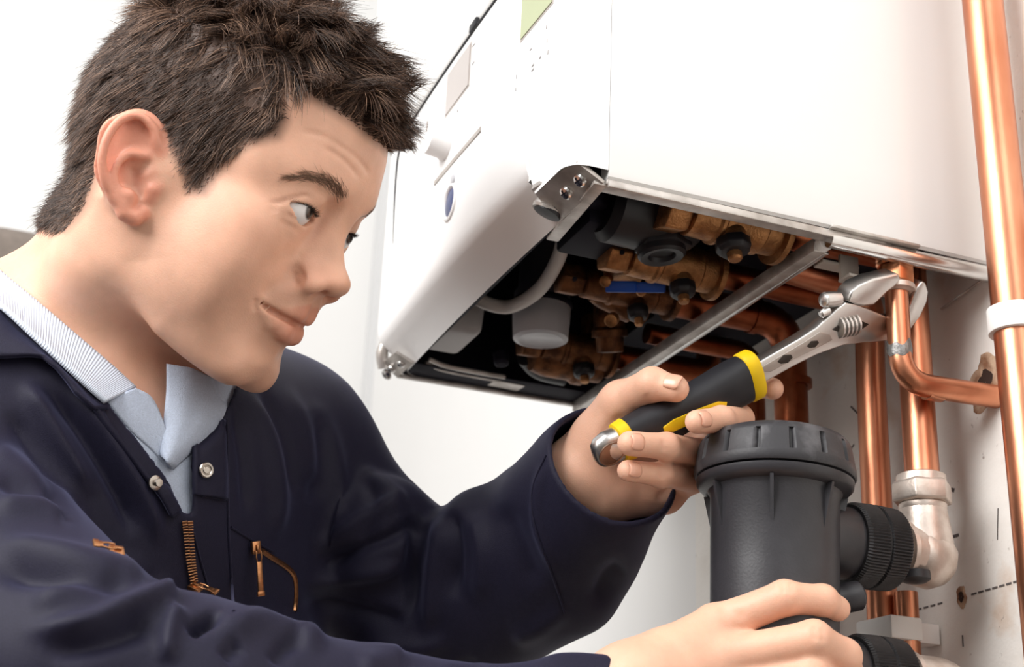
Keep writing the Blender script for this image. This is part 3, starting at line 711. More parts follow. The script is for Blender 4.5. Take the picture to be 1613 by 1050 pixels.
# ------------------------------------------------------------------ adjustable wrench
WB, WJ = at(948, 711, .928), at(1418, 470, .999)
wu = unit(WJ-WB); wn = unit(np.array([0, 0, -1.])*.62+unit(CAMLOC-WJ)*.85); wn = unit(wn-wu*(wn @ wu)); ww = np.cross(wn, wu)
chrome = mat('satin chrome', srgb(216, 213, 210), .33, 1.0, noise=.10, nscale=60, bump=.05, bscale=400)
chrome_d = mat('dark steel', srgb(64, 58, 54), .4, .8)
grip_m = mat('black grip', srgb(33, 33, 38), .5, spec=.4, noise=.2, nscale=60)
yel = mat('yellow rubber', srgb(236, 196, 20), .5, spec=.3, noise=.06, nscale=80)
wrench = empty('adjustable_wrench', WB); tag(wrench, 'chrome adjustable wrench with black and yellow grip clamped on the nut', 'wrench')
def wpl(zx, zy, off=0.):
    """photo detail crop (5.04x, from 1160,400) -> point on the wrench's lower face"""
    px, py = 1160+zx/5.04, 400+zy/5.04
    r = CR @ _ray(px, py); o = WJ+wn*.0045; t = ((o-CAMLOC) @ wn)/(r @ wn); return CAMLOC+r*t+wn*off
def slabpoly(pts, th, m, name, parent=wrench, off=0., bev=.0012, res=None):
    P = np.array([wpl(x, y, off) for x, y in pts])
    return MB().hull(P, P-wn*th).build(name, m, parent, bevel=bev, seg=3)
body_pts = [(-60, 1010), (70, 925), (300, 790), (500, 675), (640, 585), (730, 505), (800, 440), (870, 385), (960, 400), (1080, 450), (1200, 500), (1300, 500), (1370, 440), (1405, 350), (1440, 268), (1480, 215), (1505, 232), (1528, 300), (1515, 380),
            (1460, 500), (1380, 605), (1290, 660), (1190, 690), (1000, 705), (850, 725), (640, 800), (450, 895), (290, 985), (120, 1080)]
sh = slabpoly(body_pts, .0095, chrome, 'shank_and_fixed_jaw')
jaw_pts = [(880, 372), (905, 300), (965, 245), (1080, 195), (1280, 150), (1300, 200), (1250, 255), (1190, 300), (1120, 370), (1085, 405), (1000, 412), (960, 402)]
sj = slabpoly(jaw_pts, .0150, chrome, 'moving_jaw', off=.0012, bev=.0016)
# sunk panel, hexagon holes, worm
rec = mat('shank panel', srgb(182, 174, 168), .38, .9, noise=.1, nscale=60)
slabpoly([(150, 925), (330, 815), (520, 705), (660, 615), (740, 640), (760, 680), (640, 742), (450, 835), (285, 925), (262, 935)], .0012, rec, 'shank_panel', off=.0006, bev=.0004)
for hx, hy, s in ((383, 833, 62), (603, 714, 50)):
    q = [(hx-s, hy+.30*s), (hx-.25*s, hy-.55*s), (hx+.75*s, hy-.62*s), (hx+s*.95, hy-.25*s), (hx+.35*s, hy+.45*s), (hx-.55*s, hy+.58*s)]
    slabpoly(q, .0015, chrome_d, 'hexagon_hole', off=.0010, bev=.0003)
slabpoly([(758, 598), (880, 510), (940, 505), (1050, 555), (1000, 590), (880, 645)], .0010, chrome_d, 'worm_window', off=.0007, bev=.0003)
a, b = wpl(815, 590, -.001), wpl(975, 560, -.001); d = unit(b-a); L = np.linalg.norm(b-a); prof = [(-.001, .004)]
for i in range(5):
    s = L*i/5; prof += [(s+L*.02, .0078), (s+L*.10, .0078), (s+L*.115, .0060), (s+L*.19, .0060)]
prof += [(L, .004)]
MB().lathe(a-wn*.0015, d, prof, 28).build('worm_screw', chrome, wrench, angle=30)
# guide rod of the moving jaw, showing at the edge
a = wpl(735, 380, -.005); MB().tube([a, wpl(790, 378, -.005), wpl(850, 372, -.005)], [.0052, .0056, .0050], 18).build('jaw_rod', chrome, wrench)
MB().lathe(a, unit(a-wpl(850, 372, -.005)), [(-.001, .0052), (.0015, .0045), (.0025, .0025), (.0027, .0003)], 18).build('rod_end', chrome, wrench)
MB().lathe(wpl(715, 475, -.003), unit(wpl(715, 475)-wpl(800, 430)), [(-.004, .0030), (.002, .0030), (.003, .002), (.0031, .0002)], 14).build('axle_pin', chrome, wrench)
# grip
Lh = np.linalg.norm(WJ-WB)
def gp(px, py):
    """nearest handle-axis coordinate under a photo point"""
    r = CR @ _ray(px, py); n = np.cross(wu, np.cross(wu, r)); t = ((WB-CAMLOC) @ n)/(r @ n); return ((CAMLOC+r*t)-WB) @ wu
def oval(s, a, b, sw=0., n=40, p=2.6):
    t = np.linspace(0, 2*math.pi, n, endpoint=False); c, s_ = np.cos(t), np.sin(t)
    x = np.sign(c)*np.abs(c)**(2/p)*a; y = np.sign(s_)*np.abs(s_)**(2/p)*b
    return WB+wu*s+ww*(x+sw)[:, None]+wn*y[:, None]
s0, s1 = gp(978, 690), gp(1182, 598)
prof = [(0, .0120, .0088), (.03, .0132, .0098), (.15, .0140, .0108), (.32, .0148, .0122), (.5, .0140, .0118), (.68, .0148, .0125), (.82, .0160, .0128), (.93, .0165, .0118), (1, .0160, .0108)]
pr = spline(np.array(prof), 5)
MB().loft([oval(s0+(s1-s0)*u, a, b) for u, a, b in pr]).build('grip', grip_m, wrench, angle=50)['label'] = 'black rubber grip'
MB().loft([oval(s0-.0035, .0122, .0092), oval(s0-.003, .0132, .0100), oval(s0+.004, .0140, .0106), oval(s0+.005, .0130, .0098)]).build('grip_ring', yel, wrench, angle=50)
MB().loft([oval(s1-.004, .0164, .0112), oval(s1-.003, .0174, .0120), oval(s1+.0045, .0174, .0118), oval(s1+.0060, .0164, .0108)]).build('grip_ring', yel, wrench, angle=50)
# yellow inlay along the lower face
def gpt(px, py, off=0.):
    r = CR @ _ray(px, py); o = WB+wn*.0115; t = ((o-CAMLOC) @ wn)/(r @ wn); return CAMLOC+r*t+wn*off
P = np.array([gpt(x, y) for x, y in [(1044, 672), (1060, 660), (1100, 643), (1130, 631), (1145, 631), (1143, 640), (1120, 652), (1085, 668), (1060, 679), (1046, 679)]])
MB().hull(P+wn*.0012, P-wn*.002).build('grip_inlay', yel, wrench, bevel=.0006)
# butt: a forged eye
s2 = gp(934, 716)
MB().loft([oval(s0-.002, .0112, .0080), oval(s0-.010, .0118, .0078), oval(s2+.010, .0118, .0074), oval(s2+.004, .0100, .0066), oval(s2+.001, .0070, .0050), oval(s2, .0030, .0020)]).build('butt', chrome, wrench, angle=50)
hole = [oval(s2+.006, .0030, .0010)[0]]
t = np.linspace(0, 2*math.pi, 36, endpoint=False); cen = WB+wu*((s0-.001+s2)/2-.001)+wn*.0066
R1 = cen+wu*((s0-s2)*.42*np.cos(t))[:, None]+ww*(.0076*np.sin(t))[:, None]
MB().loft([R1+wn*.0006, R1*1.0+wn*.0014, cen+(R1-cen)*.9+wn*.0012, cen+(R1-cen)*.82-wn*.004], cap=True).build('butt_recess', mat('worn steel', srgb(150, 128, 112), .35, 1.0, noise=.2, nscale=60), wrench, angle=40)
# ------------------------------------------------------------------ the man: head
# head frame in millimetres: x forward, y towards his left (far side), z up, origin between the ear canals
_hc = at(340, 286, .962)                                  # where that origin sits
_v = unit(CAMLOC-_hc)                                     # towards the viewer
_e1 = unit(CR @ np.array([.893, -.450, 0])); _e1 = unit(_e1-_v*(_e1 @ _v))
_th = math.radians(33.0)
HF = unit(_e1*math.cos(_th)+_v*math.sin(_th))
_up0 = unit(CR @ np.array([.450, .893, 0])); _up0 = _up0-HF*(_up0 @ HF); _up0 = unit(_up0)
_l0 = np.cross(_up0, HF)
_ro = math.radians(2.0)                                   # small sideways tilt
HU = unit(_up0*math.cos(_ro)+_l0*math.sin(_ro)); HL = np.cross(HU, HF)
HM = np.stack([HF, HL, HU], 1)                            # world = hc + HM @ p/1000
HS = 1.0
def h2w(p): return _hc+(np.asarray(p, float)*(HS/1000)) @ HM.T
def w2h(P): return ((P-_hc) @ HM)*(1000/HS)
def topx(P):
    c = (np.asarray(P, float)-CAMLOC) @ CR
    return np.stack([CX+FPX*c[..., 0]/-c[..., 2], CY-FPX*c[..., 1]/-c[..., 2]], -1)

EYE = np.array([72.5, 31.5, 10.5]); ER = 12.2

def sdf_skull(p):
    x, y, z = p[:, 0], p[:, 1], p[:, 2]
    q = p.copy(); q[:, 1] = np.abs(y)
    d = ell(q, (-10, 0, 46), (95, 75, 82))
    d = sm(d, ell(q, (24, 0, 44), (75, 63, 70)), 26)       # forehead
    d = sm(d, ell(q, (-38, 0, 20), (56, 66, 56)), 26)      # occiput
    f = ell(q, (34, 0, -14), (55, 57, 66))                 # facial mass
    d = sm(d, f, 24)
    d = sm(d, ell(q, (58, 0, -46), (42, 36, 38)), 22)      # muzzle
    d = sm(d, chain(q, [(2, 57, -8), (4, 46, -70), (38, 36, -88), (74, 12, -91)], [14, 15, 13, 13]), 26)   # jaw
    d = sm(d, cap(q, (80, 0, -90), (78, 10, -90), 14.5), 14)      # chin
    d = sm(d, ell(q, (58, 42, -12), (22, 17, 15)), 24)     # cheekbone
    d = sm(d, ell(q, (50, 36, -46), (31, 23, 30)), 22)     # cheek
    d = sm(d, ell(q, (36, 46, -46), (34, 14, 30)), 22)     # side of the cheek
    d = sm(d, ell(q, (44, 0, -76), (46, 38, 27)), 20)      # under the chin
    d = sm(d, chain(q, [(86, 0, 30), (86, 16, 31.5), (74, 36, 33), (54, 52, 24)], [8, 8, 8, 7]), 18)  # brow
    return d

def sdf_head(p):
    """head-frame mm -> mm"""
    x, y, z = p[:, 0], p[:, 1], p[:, 2]
    q = p.copy(); q[:, 1] = np.abs(y)
    d0 = sdf_skull(p)
    m = (x > 45) & (z < 62) & (d0 < 32) & (d0 > -30)
    if not m.any(): return d0
    d0[m] = _face(q[m], d0[m])
    return d0

def _face(q, d):
    x, y, z = q[:, 0], q[:, 1], q[:, 2]
    # eye sockets
    d = sd(d, ell(q, (96, 31, 13.5), (15, 19, 11)), 14)
    d = sd(d, ell(q, (93, 18, 10), (9, 6, 9)), 10)
    # lids: a shell around the eyeball
    e = EYE
    d = sm(d, ell(q, e, (ER+1.9, ER+3.2, ER+1.6)), 7)
    d = sm(d, chain(q, [(77, 19, 18.0), (84, 27, 21.5), (80, 38, 20.5), (67, 47, 14.5)], [3.0, 3.0, 3.0, 2.6]), 6)   # upper lid fold
    d = sm(d, chain(q, [(80, 20, .5), (80, 30, -3), (71, 42, 0)], [2.4, 2.6, 2.0]), 9)     # bag
    # nose
    n = chain(q, [(88, 0, 25), (94, 0, 13), (107, 0, -6), (111, 0, -19)], [7.5, 7.2, 7.5, 9])
    n = sm(n, chain(q, [(86, 0, 20), (92, 4, -2), (99, 7, -22)], [9, 11, 13]), 10)
    n = sm(n, ell(q, (111.0, 0, -23.0), (10.0, 10, 9.6)), 8)
    n = sm(n, ell(q, (102, 13.4, -27.0), (10.5, 7.0, 8.6)), 4.5)
    n = sm(n, cap(q, (113, 0, -25.5), (102, 0, -31.5), 4.0, 4.4), 5)
    d = sm(d, n, 9)
    d = sd(d, ell(q, (97, 21.5, -25), (5, 2.6, 7)), 6)      # alar crease
    nost = ell(q, (107.5, 8.0, -34), (7.0, 3.4, 4.8))
    d = sd(d, nost, 2.5)
    # lips
    mc = np.array([88.5, 27, -47.5])
    d = sm(d, ell(q, (90, 0, -43), (13, 20, 9)), 10)
    up = chain(q, [(102.5, 0, -47), (102, 5, -46.4), (97.0, 15, -46.8), mc], [4.6, 4.8, 3.4, 1.4], 3)
    lw = chain(q, [(98.0, 0, -58.6), (97.3, 8, -58.0), (93.5, 17, -54.2), mc+(0, 0, -1)], [6.8, 6.2, 4.0, 1.3], 3)
    d = sm(d, sm(up, lw, 1.5), 3.5)
    zc = np.interp(y, [0, 7, 17, 27, 31], [-51.8, -51.4, -49.8, -46.8, -45.5]).astype(F32)
    xin = np.interp(y, [0, 10, 20, 28], [100.0, 98.5, 93.0, 85.0]).astype(F32)
    cut = np.maximum(np.maximum(np.abs(z-zc)-.9, y-28.5), xin-x)
    d = sd(d, cut, 2.6)
    d = sd(d, cap(q, (107.5, 0, -72), (100.5, 16, -71), 8), 10)    # under the lower lip
    d = sd(d, cap(q, (110, 0, -37), (109, 0, -43), 2.4), 4)   # philtrum
    # smile fold
    d = sd(d, chain(q, [(97, 23, -24), (94, 30, -36)], [.8, .8]), 10)
    # lid opening, cut down to the eyeball
    yy = q[:, 1]-31.5; zz = z-EYE[2]
    u = np.clip((yy+14.2)/28.4, 0, 1)                       # 0 inner corner, 1 outer corner
    base = -2.4+3.6*u
    upc = base+ (4*u*(1-u))**.75*5.4*(1+.25*(u-.5))
    loc = base- (4*u*(1-u))**.85*3.9*(1-.3*(u-.5))
    inside = np.maximum(np.maximum(zz-upc, loc-zz), np.abs(yy)-14.2)
    opening = np.maximum(inside, 62-x)
    d = sd(d, opening*.8, 1.0)
    return d

# ear, in photo-plane millimetres (a right, b up in the ear's own plane), outline read off the photograph
_EC = h2w((-6, -72, 2))
def _earpt(px, py, out=0.):
    """ear plane point -> head mm.  out = millimetres towards the viewer"""
    k = 1/FPX*np.linalg.norm(_EC-CAMLOC)*1000
    dx, dy = (px-235)*k, (284-py)*k
    # ear plane: image right/up, leaning a little
    P = at(235, 284, (_EC-CAMLOC) @ (CR @ np.array([0, 0, -1.])))
    W = P+(CR[:, 0]*dx+CR[:, 1]*dy)/1000+_v*(out-dx*.30+4)/1000
    return w2h(W[None])[0]
def sdf_ear(p):
    E = _earpt
    hel = [E(262, 250, -2), E(247, 222, 5), E(242, 203, 7), E(228, 187, 8), E(211, 184, 8), E(190, 195, 8), E(174, 220, 9), E(167, 252, 9), E(172, 285, 7), E(184, 306, 4)]
    hs = spline(hel, 4)
    d = chain(p, hs, list(np.interp(np.linspace(0, 1, len(hs)), [0, .15, .4, .8, 1], [4.0, 2.9, 2.6, 2.9, 3.0])))
    d = sm(d, chain(p, [E(197, 312, 3), E(200, 330, 3.5), E(212, 337, 3), E(222, 330, 1)], [4.6, 5.4, 5.2, 4.5]), 5)    # lobe
    d = sm(d, chain(p, [E(184, 306, 4), E(196, 316, 4)], [3.2, 4.2]), 4)
    # back plate
    pl = chain(p, [E(205, 215, 1), E(198, 255, 1), E(205, 300, 0)], [8, 9, 7], 6)
    nrm = (_v @ HM); c0 = E(205, 255, 0)
    s = ((p-c0) @ nrm.astype(F32))
    dx = chain(p, [E(222, 208, 0), E(205, 225, 0), E(200, 262, 0), E(208, 300, 0)], [14, 17, 17, 12], 6)
    plate = np.maximum(dx, np.abs(s+1.0)-1.6)
    d = sm(d, plate, 4)
    anti = spline([E(228, 240, 3), E(206, 238, 5.0), E(190, 252, 6.0), E(184, 274, 6), E(192, 296, 5.5), E(203, 303, 5.5)], 4)
    d = sm(d, chain(p, anti, [2.2]*len(anti)), 4)
    d = sm(d, chain(p, [E(205, 300, 5), E(206, 308, 4)], [3.4, 3.2]), 4)                      # antitragus
    d = sm(d, chain(p, [E(250, 285, -1), E(240, 292, 2), E(236, 303, 1)], [6, 4.2, 3.5]), 5)   # tragus
    d = sm(d, chain(p, [E(255, 262, -2), E(240, 262, 0), E(226, 268, 0)], [5, 3, 2]), 5)       # crus
    d = sd(d, chain(p, [E(232, 252, 4), E(214, 266, 2), E(216, 284, 2), E(222, 300, 2)], [3.6, 6.3, 6.1, 3.0]), 3.5)  # concha
    d = sd(d, chain(p, [E(228, 285, -2), E(222, 306, 1)], [4.2, 2.2]), 2)
    return d

# fit the generic head to this man: pairs (point of the generic head in mm, where the photograph shows it)
_pairs = [((121.9, 0.0, -16.7), (551, 440)),
 ((106.4, 0.0, 7.1), (541, 377)),
 ((117.4, 0.0, -2.4), (549, 410)),
 ((104.6, 8.0, 35.4), (583, 326)),
 ((111.7, 0.0, -33.6), (506, 464)),
 ((114, 0.0, -31.5), (534, 465)),
 ((105, 0.0, -38.5), (500, 469)),
 ((98, -14.0, -35.0), (480, 456)),
 ((110.2, 0.0, -45.8), (489, 497)),
 ((105.6, 0.0, -50.7), (473, 512)),
 ((100.2, 0.0, -61.2), (458, 539)),
 ((106.6, 0.0, -53.5), (474, 525)),
 ((97.3, 0.0, -67.6), (444, 551)),
 ((100.7, 0.0, -81.6), (431, 573)),
 ((88.2, 0.0, -104.3), (396, 606)),
 ((89.8, -28.0, -46.6), (410, 480)),
 ((77.4, -44.0, 11.7), (455, 321)),
 ((80.8, -18.0, 7.2), (490, 351)),
 ((98.2, -19.0, -18.3), (470, 425)),
 ((-10.9, -75.0, -14.0), (210, 260)),
 ((3.8, -72.0, -17.3), (240, 285)),
 ((18.5, -70.0, 5.4), (300, 250)),
 ((48.8, -45.0, 57.9), (450, 180)),
 ((70.9, 0.0, 82.4), (560, 180)),
 ((76.2, -40.0, -97.0), (330, 585)),
 ((-11.5, -70.0, 58.0), (300, 100)),
 ((75.6, -50.0, -28.6), (400, 400)),
 ((-78.7, -20.0, -48.7), (100, 300))]
def _ray_plane(px, y0):
    """point of the head's sagittal plane y = y0 (mm) seen at px -> head mm"""
    o = w2h(CAMLOC[None])[0]; t = w2h(at(px[0], px[1], 1.)[None])[0]-o
    k = (y0-o[1])/t[1]
    return o+t*k
_src = np.array([a for a, b in _pairs])
_dst = np.array([_ray_plane(b, a[1]) for a, b in _pairs])
# move only at right angles to the midline axis
_dd = _dst-_src
def _phi(r): return np.exp(-(r/30.0)**2)
_A = _phi(np.linalg.norm(_src[:, None]-_src[None], axis=2))
_W = np.linalg.solve(_A+np.eye(len(_A))*.06, _dd)
def warp(p):
    """generic head mm -> this head mm (both sides alike)"""
    q = np.array(p, float); m = q.copy(); m[:, 1] = -np.abs(m[:, 1])
    near = np.linalg.norm(m, axis=1) < 170
    out = q.copy()
    if near.any():
        k = _phi(np.linalg.norm(m[near][:, None]-_src[None], axis=2)) @ _W
        sg = np.where(q[near][:, 1] > 0, -1., 1.)
        k[:, 1] *= sg*np.clip(np.abs(q[near][:, 1])/8., 0, 1)
        out[near] = q[near]+k
    return out
# ------------------------------------------------------------------ the man: neck, torso, arms and hands as one skin
def A(*t): return at(*t).astype(F32)
NECK = [h2w((-28, 0, -22)), A(116, 520, .995), A(40, 600, 1.01)]
SH_N, EL_N, WR_N = A(-130, 770, .90), A(130, 1045, .76), A(1003, 1108, .847)      # near (his right) arm
SH_F, EL_F, WR_F = A(425, 722, 1.13), A(705, 965, 1.10), A(912, 748, .986)         # far (his left) arm
SL_F = ([A(430, 716, 1.13), A(548, 848, 1.11), A(700, 968, 1.10), A(862, 868, 1.045), A(968, 729, .962)], [.069, .061, .066, .062, .0465])
SL_N = ([A(-130, 770, .90), A(120, 1062, .760), A(300, 1112, .765), A(690, 1192, .81), A(1012, 1134, .847)], [.066, .057, .053, .049, .039])
CH = (SH_N+SH_F)/2
_S = unit(SH_F-SH_N)                                    # across the shoulders
_T0 = unit(NECK[2]-CH*1.0+CR @ np.array([.25, .9, 0])*.6)
TU = unit(CR @ np.array([.22, .96, .10])); TU = unit(TU-_S*(TU @ _S))
TN = np.cross(_S, TU); TN = TN if TN @ (CAMLOC-CH) > 0 else -TN    # chest front
TB = np.stack([_S, TN, TU], 1)
TC = CH-TU*.17-TN*.0
def sdf_torso(P, grow=0.):
    q = ((P-TC.astype(F32)) @ TB.astype(F32))
    d = ell(q, (0, 0, 0), (.185+grow, .118+grow, .27+grow))
    d = sm(d, cap(P, SH_N, SH_F, .062+grow, .062+grow), .09)
    d = sm(d, cap(P, NECK[2], TC, .075+grow, .09+grow), .10)
    return d

# left hand: palm to the viewer, wrapped round the wrench
LH = dict(
 index=([A(1078,640,.990), A(1146,612,.998), A(1196,606,.990), A(1217,612,.980)], [10.6, 9.6, 8.6, 7.5]),
 middle=([A(1086,692,.990), A(1164,660,.968), A(1136,661,.928), A(1098,664,.910)], [11, 9.8, 8.8, 7.6]),
 ring=([A(1068,738,.992), A(1108,713,.975), A(1050,703,.922), A(992,698,.904)], [11, 9.6, 8.8, 7.8]),
 little=([A(1052,778,.985), A(1092,755,.972), A(1042,748,.930), A(989,741,.912)], [10, 8.8, 8.0, 6.8]),
 thumb=([A(942,690,.975), A(980,630,.955), A(1028,605,.934), A(1064,612,.926)], [16, 12.8, 11.0, 8.7]))
LPALM = [([A(916,748,.984), A(955,702,.985), A(1062,655,.992)], [22, 21, 14]), ([A(916,748,.984), A(960,735,.988), A(1072,735,.992)], [23, 23, 14]),
         ([A(916,748,.984), A(955,768,.982), A(1046,778,.982)], [23, 23.5, 14]), ([A(930,735,.975), A(952,690,.970), A(975,645,.962)], [19, 17.5, 13.5])]
# right hand: back to the viewer, laid round the filter
RH = dict(
 index=([A(1128,985,0.872), A(1236,941,0.862), A(1296,945,0.869), A(1319,958,0.878)], [12.5, 10.4, 9.3, 7.8]),
 middle=([A(1140,1035,0.857), A(1282,1005,0.844), A(1330,1032,0.856), A(1338,1062,0.869)], [12.5, 10.6, 10.0, 8.7]),
 ring=([A(1135,1085,0.852), A(1280,1062,0.840), A(1326,1094,0.852), A(1330,1126,0.867)], [11.9, 10.2, 9.3, 8.0]),
 little=([A(1125,1130,0.857), A(1240,1122,0.844), A(1288,1145,0.854), A(1296,1170,0.867)], [10.8, 9.1, 8.2, 7.2]),
 thumb=([A(1045,1100,0.887), A(1085,1085,0.922), A(1120,1050,0.944), A(1140,1020,0.954)], [14.1, 12.5, 10.8, 8.7]))
RPALM = [([A(1005,1095,0.844), A(1050,1055,0.858), A(1125,990,0.872)], [29.3, 23.9, 14.6]), ([A(1005,1095,0.844), A(1055,1078,0.854), A(1138,1040,0.859)], [29.3, 25.0, 14.6]),
         ([A(1005,1095,0.844), A(1060,1105,0.854), A(1132,1090,0.856)], [29.3, 25.0, 14.1]), ([A(1005,1110,0.850), A(1060,1130,0.860), A(1122,1132,0.860)], [28.2, 22.8, 13.0])]
def sdf_hand(P, H, PALM):
    d = None
    for pts, rs in PALM:
        e = chain(P, pts, [r*.001 for r in rs], .006); d = e if d is None else sm(d, e, .010)
    for k, (pts, rs) in H.items():
        m = [r*.001 for r in rs]
        # joints a touch wider than the bones between them
        e = None
        for i in range(3):
            mid = (pts[i]+pts[i+1])/2
            b = chain(P, [pts[i], mid, pts[i+1]], [m[i], (m[i]+m[i+1])/2*.955, m[i+1]])
            e = b if e is None else sm(e, b, .003)
        d = sm(d, e, .0045 if k != 'thumb' else .012)
    # finger nails: shallow trays on the back of each tip are added as parts
    return d
def bb(pts, r):
    p = np.array(pts); return p.min(0)-r, p.max(0)+r
_lb = bb([x for v in LH.values() for x in v[0]]+[WR_F], .05)
_rb = bb([x for v in RH.values() for x in v[0]]+[WR_N], .05)
def sdf_body(P):
    p = w2h(P).astype(F32)
    m = (np.abs(p) < 190).all(1)
    d = sdf_torso(P)
    d = sm(d, chain(P, NECK, [.050, .055, .068]), .03)
    # sterno muscle and throat
    d = sm(d, chain(P, [h2w((-22, -42, -34)), A(165, 560, .962), A(205, 690, .985)], [.012, .016, .016]), .035)
    d = sm(d, cap(P, h2w((-14, -48, -12)), h2w((-24, -42, -84)), .017, .020), .035)
    d = sm(d, chain(P, SL_F[0][:4]+[WR_F], [.052, .044, .044, .036, .0235]), .03)
    d = sm(d, chain(P, SL_N[0][:4]+[WR_N], [.052, .044, .042, .034, .0275]), .04)
    if m.any():
        h = sdf_head(p[m])
        h = sm(h, local(p[m], (-60, -120, -60), (30, -40, 60), sdf_ear), 4)
        d[m] = sm(d[m], (h*.001).astype(F32), .022)
    d = sm(d, local(P, *_lb, lambda x: sdf_hand(x, LH, LPALM), 1.), .012)
    d = sm(d, local(P, *_rb, lambda x: sdf_hand(x, RH, RPALM), 1.), .012)
    return d

import time as _t; _t0 = _t.time()
_lo, _hi = bb([SH_N, EL_N, WR_N, SH_F, EL_F, WR_F, h2w((110, 0, 130)), h2w((-90, 0, 120)), h2w((0, -80, 120)), h2w((110, 0, -110))], .09)
_hi[0] = max(_hi[0], _rb[1][0]); 
# the skin ends a little below the collar bones, hidden by the clothes
_cut = (CH-TU*.10).astype(F32)
def sdf_person(P):
    return np.maximum(sdf_body(P), np.where(np.abs((P-_cut) @ _S.astype(F32)) < .15, -((P-_cut) @ TU.astype(F32)), -1))
V, Fq = sdf_mesh(sdf_person, _lo, _hi, .0014)
print('skin', len(V), _t.time()-_t0)
Vh = w2h(V); Vw = h2w(warp(Vh))
person = empty('person', (SH_N+SH_F)/2-TU*.3)
tag(person, 'young man in navy work jacket and pale blue polo shirt holding wrench', 'person')
# creases of the face and hands, pressed into the skin
CREASE = [([(408,479),(430,492),(455,505),(472,512)], -1.4, 4),([(505,230),(530,243),(552,262),(570,287)], -1.1, 4.5), ([(520,222),(552,240),(574,262),(583,280)], -.8, 4.5), ([(470,205),(510,215),(545,233)], -.5, 5),
 ([(418,319),(438,319),(455,314),(480,308),(498,314)], -1.0, 4), ([(448,336),(466,345),(486,360)], -.8, 4.5), ([(436,345),(458,356),(480,366)], -.5, 5), ([(424,330),(440,330)], -.5, 4),
 ([(466,425),(464,440),(474,452)], -1.0, 5), ([(405,468),(402,480),(406,492)], -1.0, 5), ([(455,440),(430,456),(412,470)], -.7, 9),
 ([(1018,618),(1022,640)], -.6, 5), ([(1036,590),(1040,604)], -.5, 4), ([(1232,915),(1236,935)], -.7, 5), ([(1244,914),(1248,934)], -.6, 5), ([(1282,982),(1285,1012)], -.8, 5), ([(1294,986),(1297,1014)], -.7, 5),
 ([(1043,690),(1046,712)], -.6, 4), ([(1080,692),(1084,716)], -.7, 5), ([(1040,735),(1043,755)], -.6, 4), ([(990,650),(960,672),(945,700)], -1.2, 9), ([(1180,975),(1150,962),(1128,955)], -.8, 9), ([(1030,790),(1052,770),(1062,750)], -.9, 7)]
def relax(Vv, Fq, w, it):
    """ease the surface where w > 0"""
    sel = w > 0; use = sel[Fq].any(1); f = Fq[use]
    e = np.concatenate([f[:, [0, 1]], f[:, [1, 2]], f[:, [2, 3]], f[:, [3, 0]]]); e = np.concatenate([e, e[:, ::-1]])
    cn = np.bincount(e[:, 0], minlength=len(Vv)).astype(float)
    for _ in range(it):
        s = np.stack([np.bincount(e[:, 0], Vv[e[:, 1], i], len(Vv)) for i in range(3)], 1)
        t = s/np.maximum(cn, 1)[:, None]; Vv = np.where(sel[:, None], Vv*(1-w[:, None])+t*w[:, None], Vv)
    return Vv
Vw = relax(Vw, Fq, np.clip(1-np.abs(Vh[:, 1])/3.5, 0, .6)*((np.abs(Vh) < 160).all(1) & (Vh[:, 0] > 40)), 12)
Vw = press(Vw, Fq, CREASE)[0]
me = mesh_np('skin', Vw, Fq); BODYF = Fq

# ---- skin colour: lips, ears, beard shadow, fingertips
def blob(c, r, p=Vh): return np.exp(-(((p-np.array(c))/np.array(r))**2).sum(1))
ysym = Vh.copy(); ysym[:, 1] = np.abs(ysym[:, 1])
C = np.tile(np.array(srgb(231, 181, 154)), (len(V), 1))
def mixc(w, col):
    global C
    C = C*(1-w[:, None])+np.array(col)*w[:, None]
inface = (np.abs(Vh) < 170).all(1)
yl = ysym[:, 1]; zl = Vh[:, 2]; xl = Vh[:, 0]
mixc(np.clip(blob((62, 44, -20), (26, 18, 24), ysym)*.35, 0, 1), srgb(226, 158, 130))
mixc(np.clip(blob((104, 8, -24), (20, 16, 14), ysym)*.4, 0, 1), srgb(220, 150, 122))
_ze = np.interp(yl, [0, 6, 15, 27], [-41.5, -40.0, -42.5, -47]); _zb = np.interp(yl, [0, 9, 18, 27], [-64.5, -63.5, -58.5, -48])
lipw = np.clip((_ze-zl)/1.6, 0, 1)*np.clip((zl-_zb)/1.6, 0, 1)*np.clip((27.5-yl)/1.5, 0, 1)*(xl > 84)*inface
mixc(lipw*np.clip(1-(yl-8)/26, .25, 1)*.55, srgb(202, 118, 94))
beard = np.clip((-34-zl)/14, 0, 1)*np.clip((xl-18)/22, 0, 1)*inface*(1-lipw)
beard *= np.clip(1-((xl-78)/14)**2*np.clip((yl-20)/20, 0, 1)*.5, .3, 1)
mixc(np.clip(beard, 0, 1)*.20, srgb(180, 132, 110))
must = np.clip((-33-zl)/4, 0, 1)*np.clip((zl+46)/4, 0, 1)*np.clip((30-yl)/6, 0, 1)*(xl > 84)*inface
mixc(must*.16, srgb(160, 118, 100))
_em = (np.abs(Vh-np.array([-15, -80, 0])) < 60).all(1)
earw = np.zeros(len(V)); earw[_em] = np.clip(1.5-sdf_ear(Vh[_em].astype(F32))*.6, 0, 1)*(1-np.clip((sdf_skull(Vh[_em].astype(F32))*-1+1)/3, 0, 1))
mixc(earw*.5, srgb(222, 132, 108))
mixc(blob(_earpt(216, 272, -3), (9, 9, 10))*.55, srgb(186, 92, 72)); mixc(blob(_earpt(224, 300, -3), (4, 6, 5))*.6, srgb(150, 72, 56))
mixc(blob((88, 14, 4), (8, 8, 10), ysym)*.3*inface, srgb(196, 130, 110))
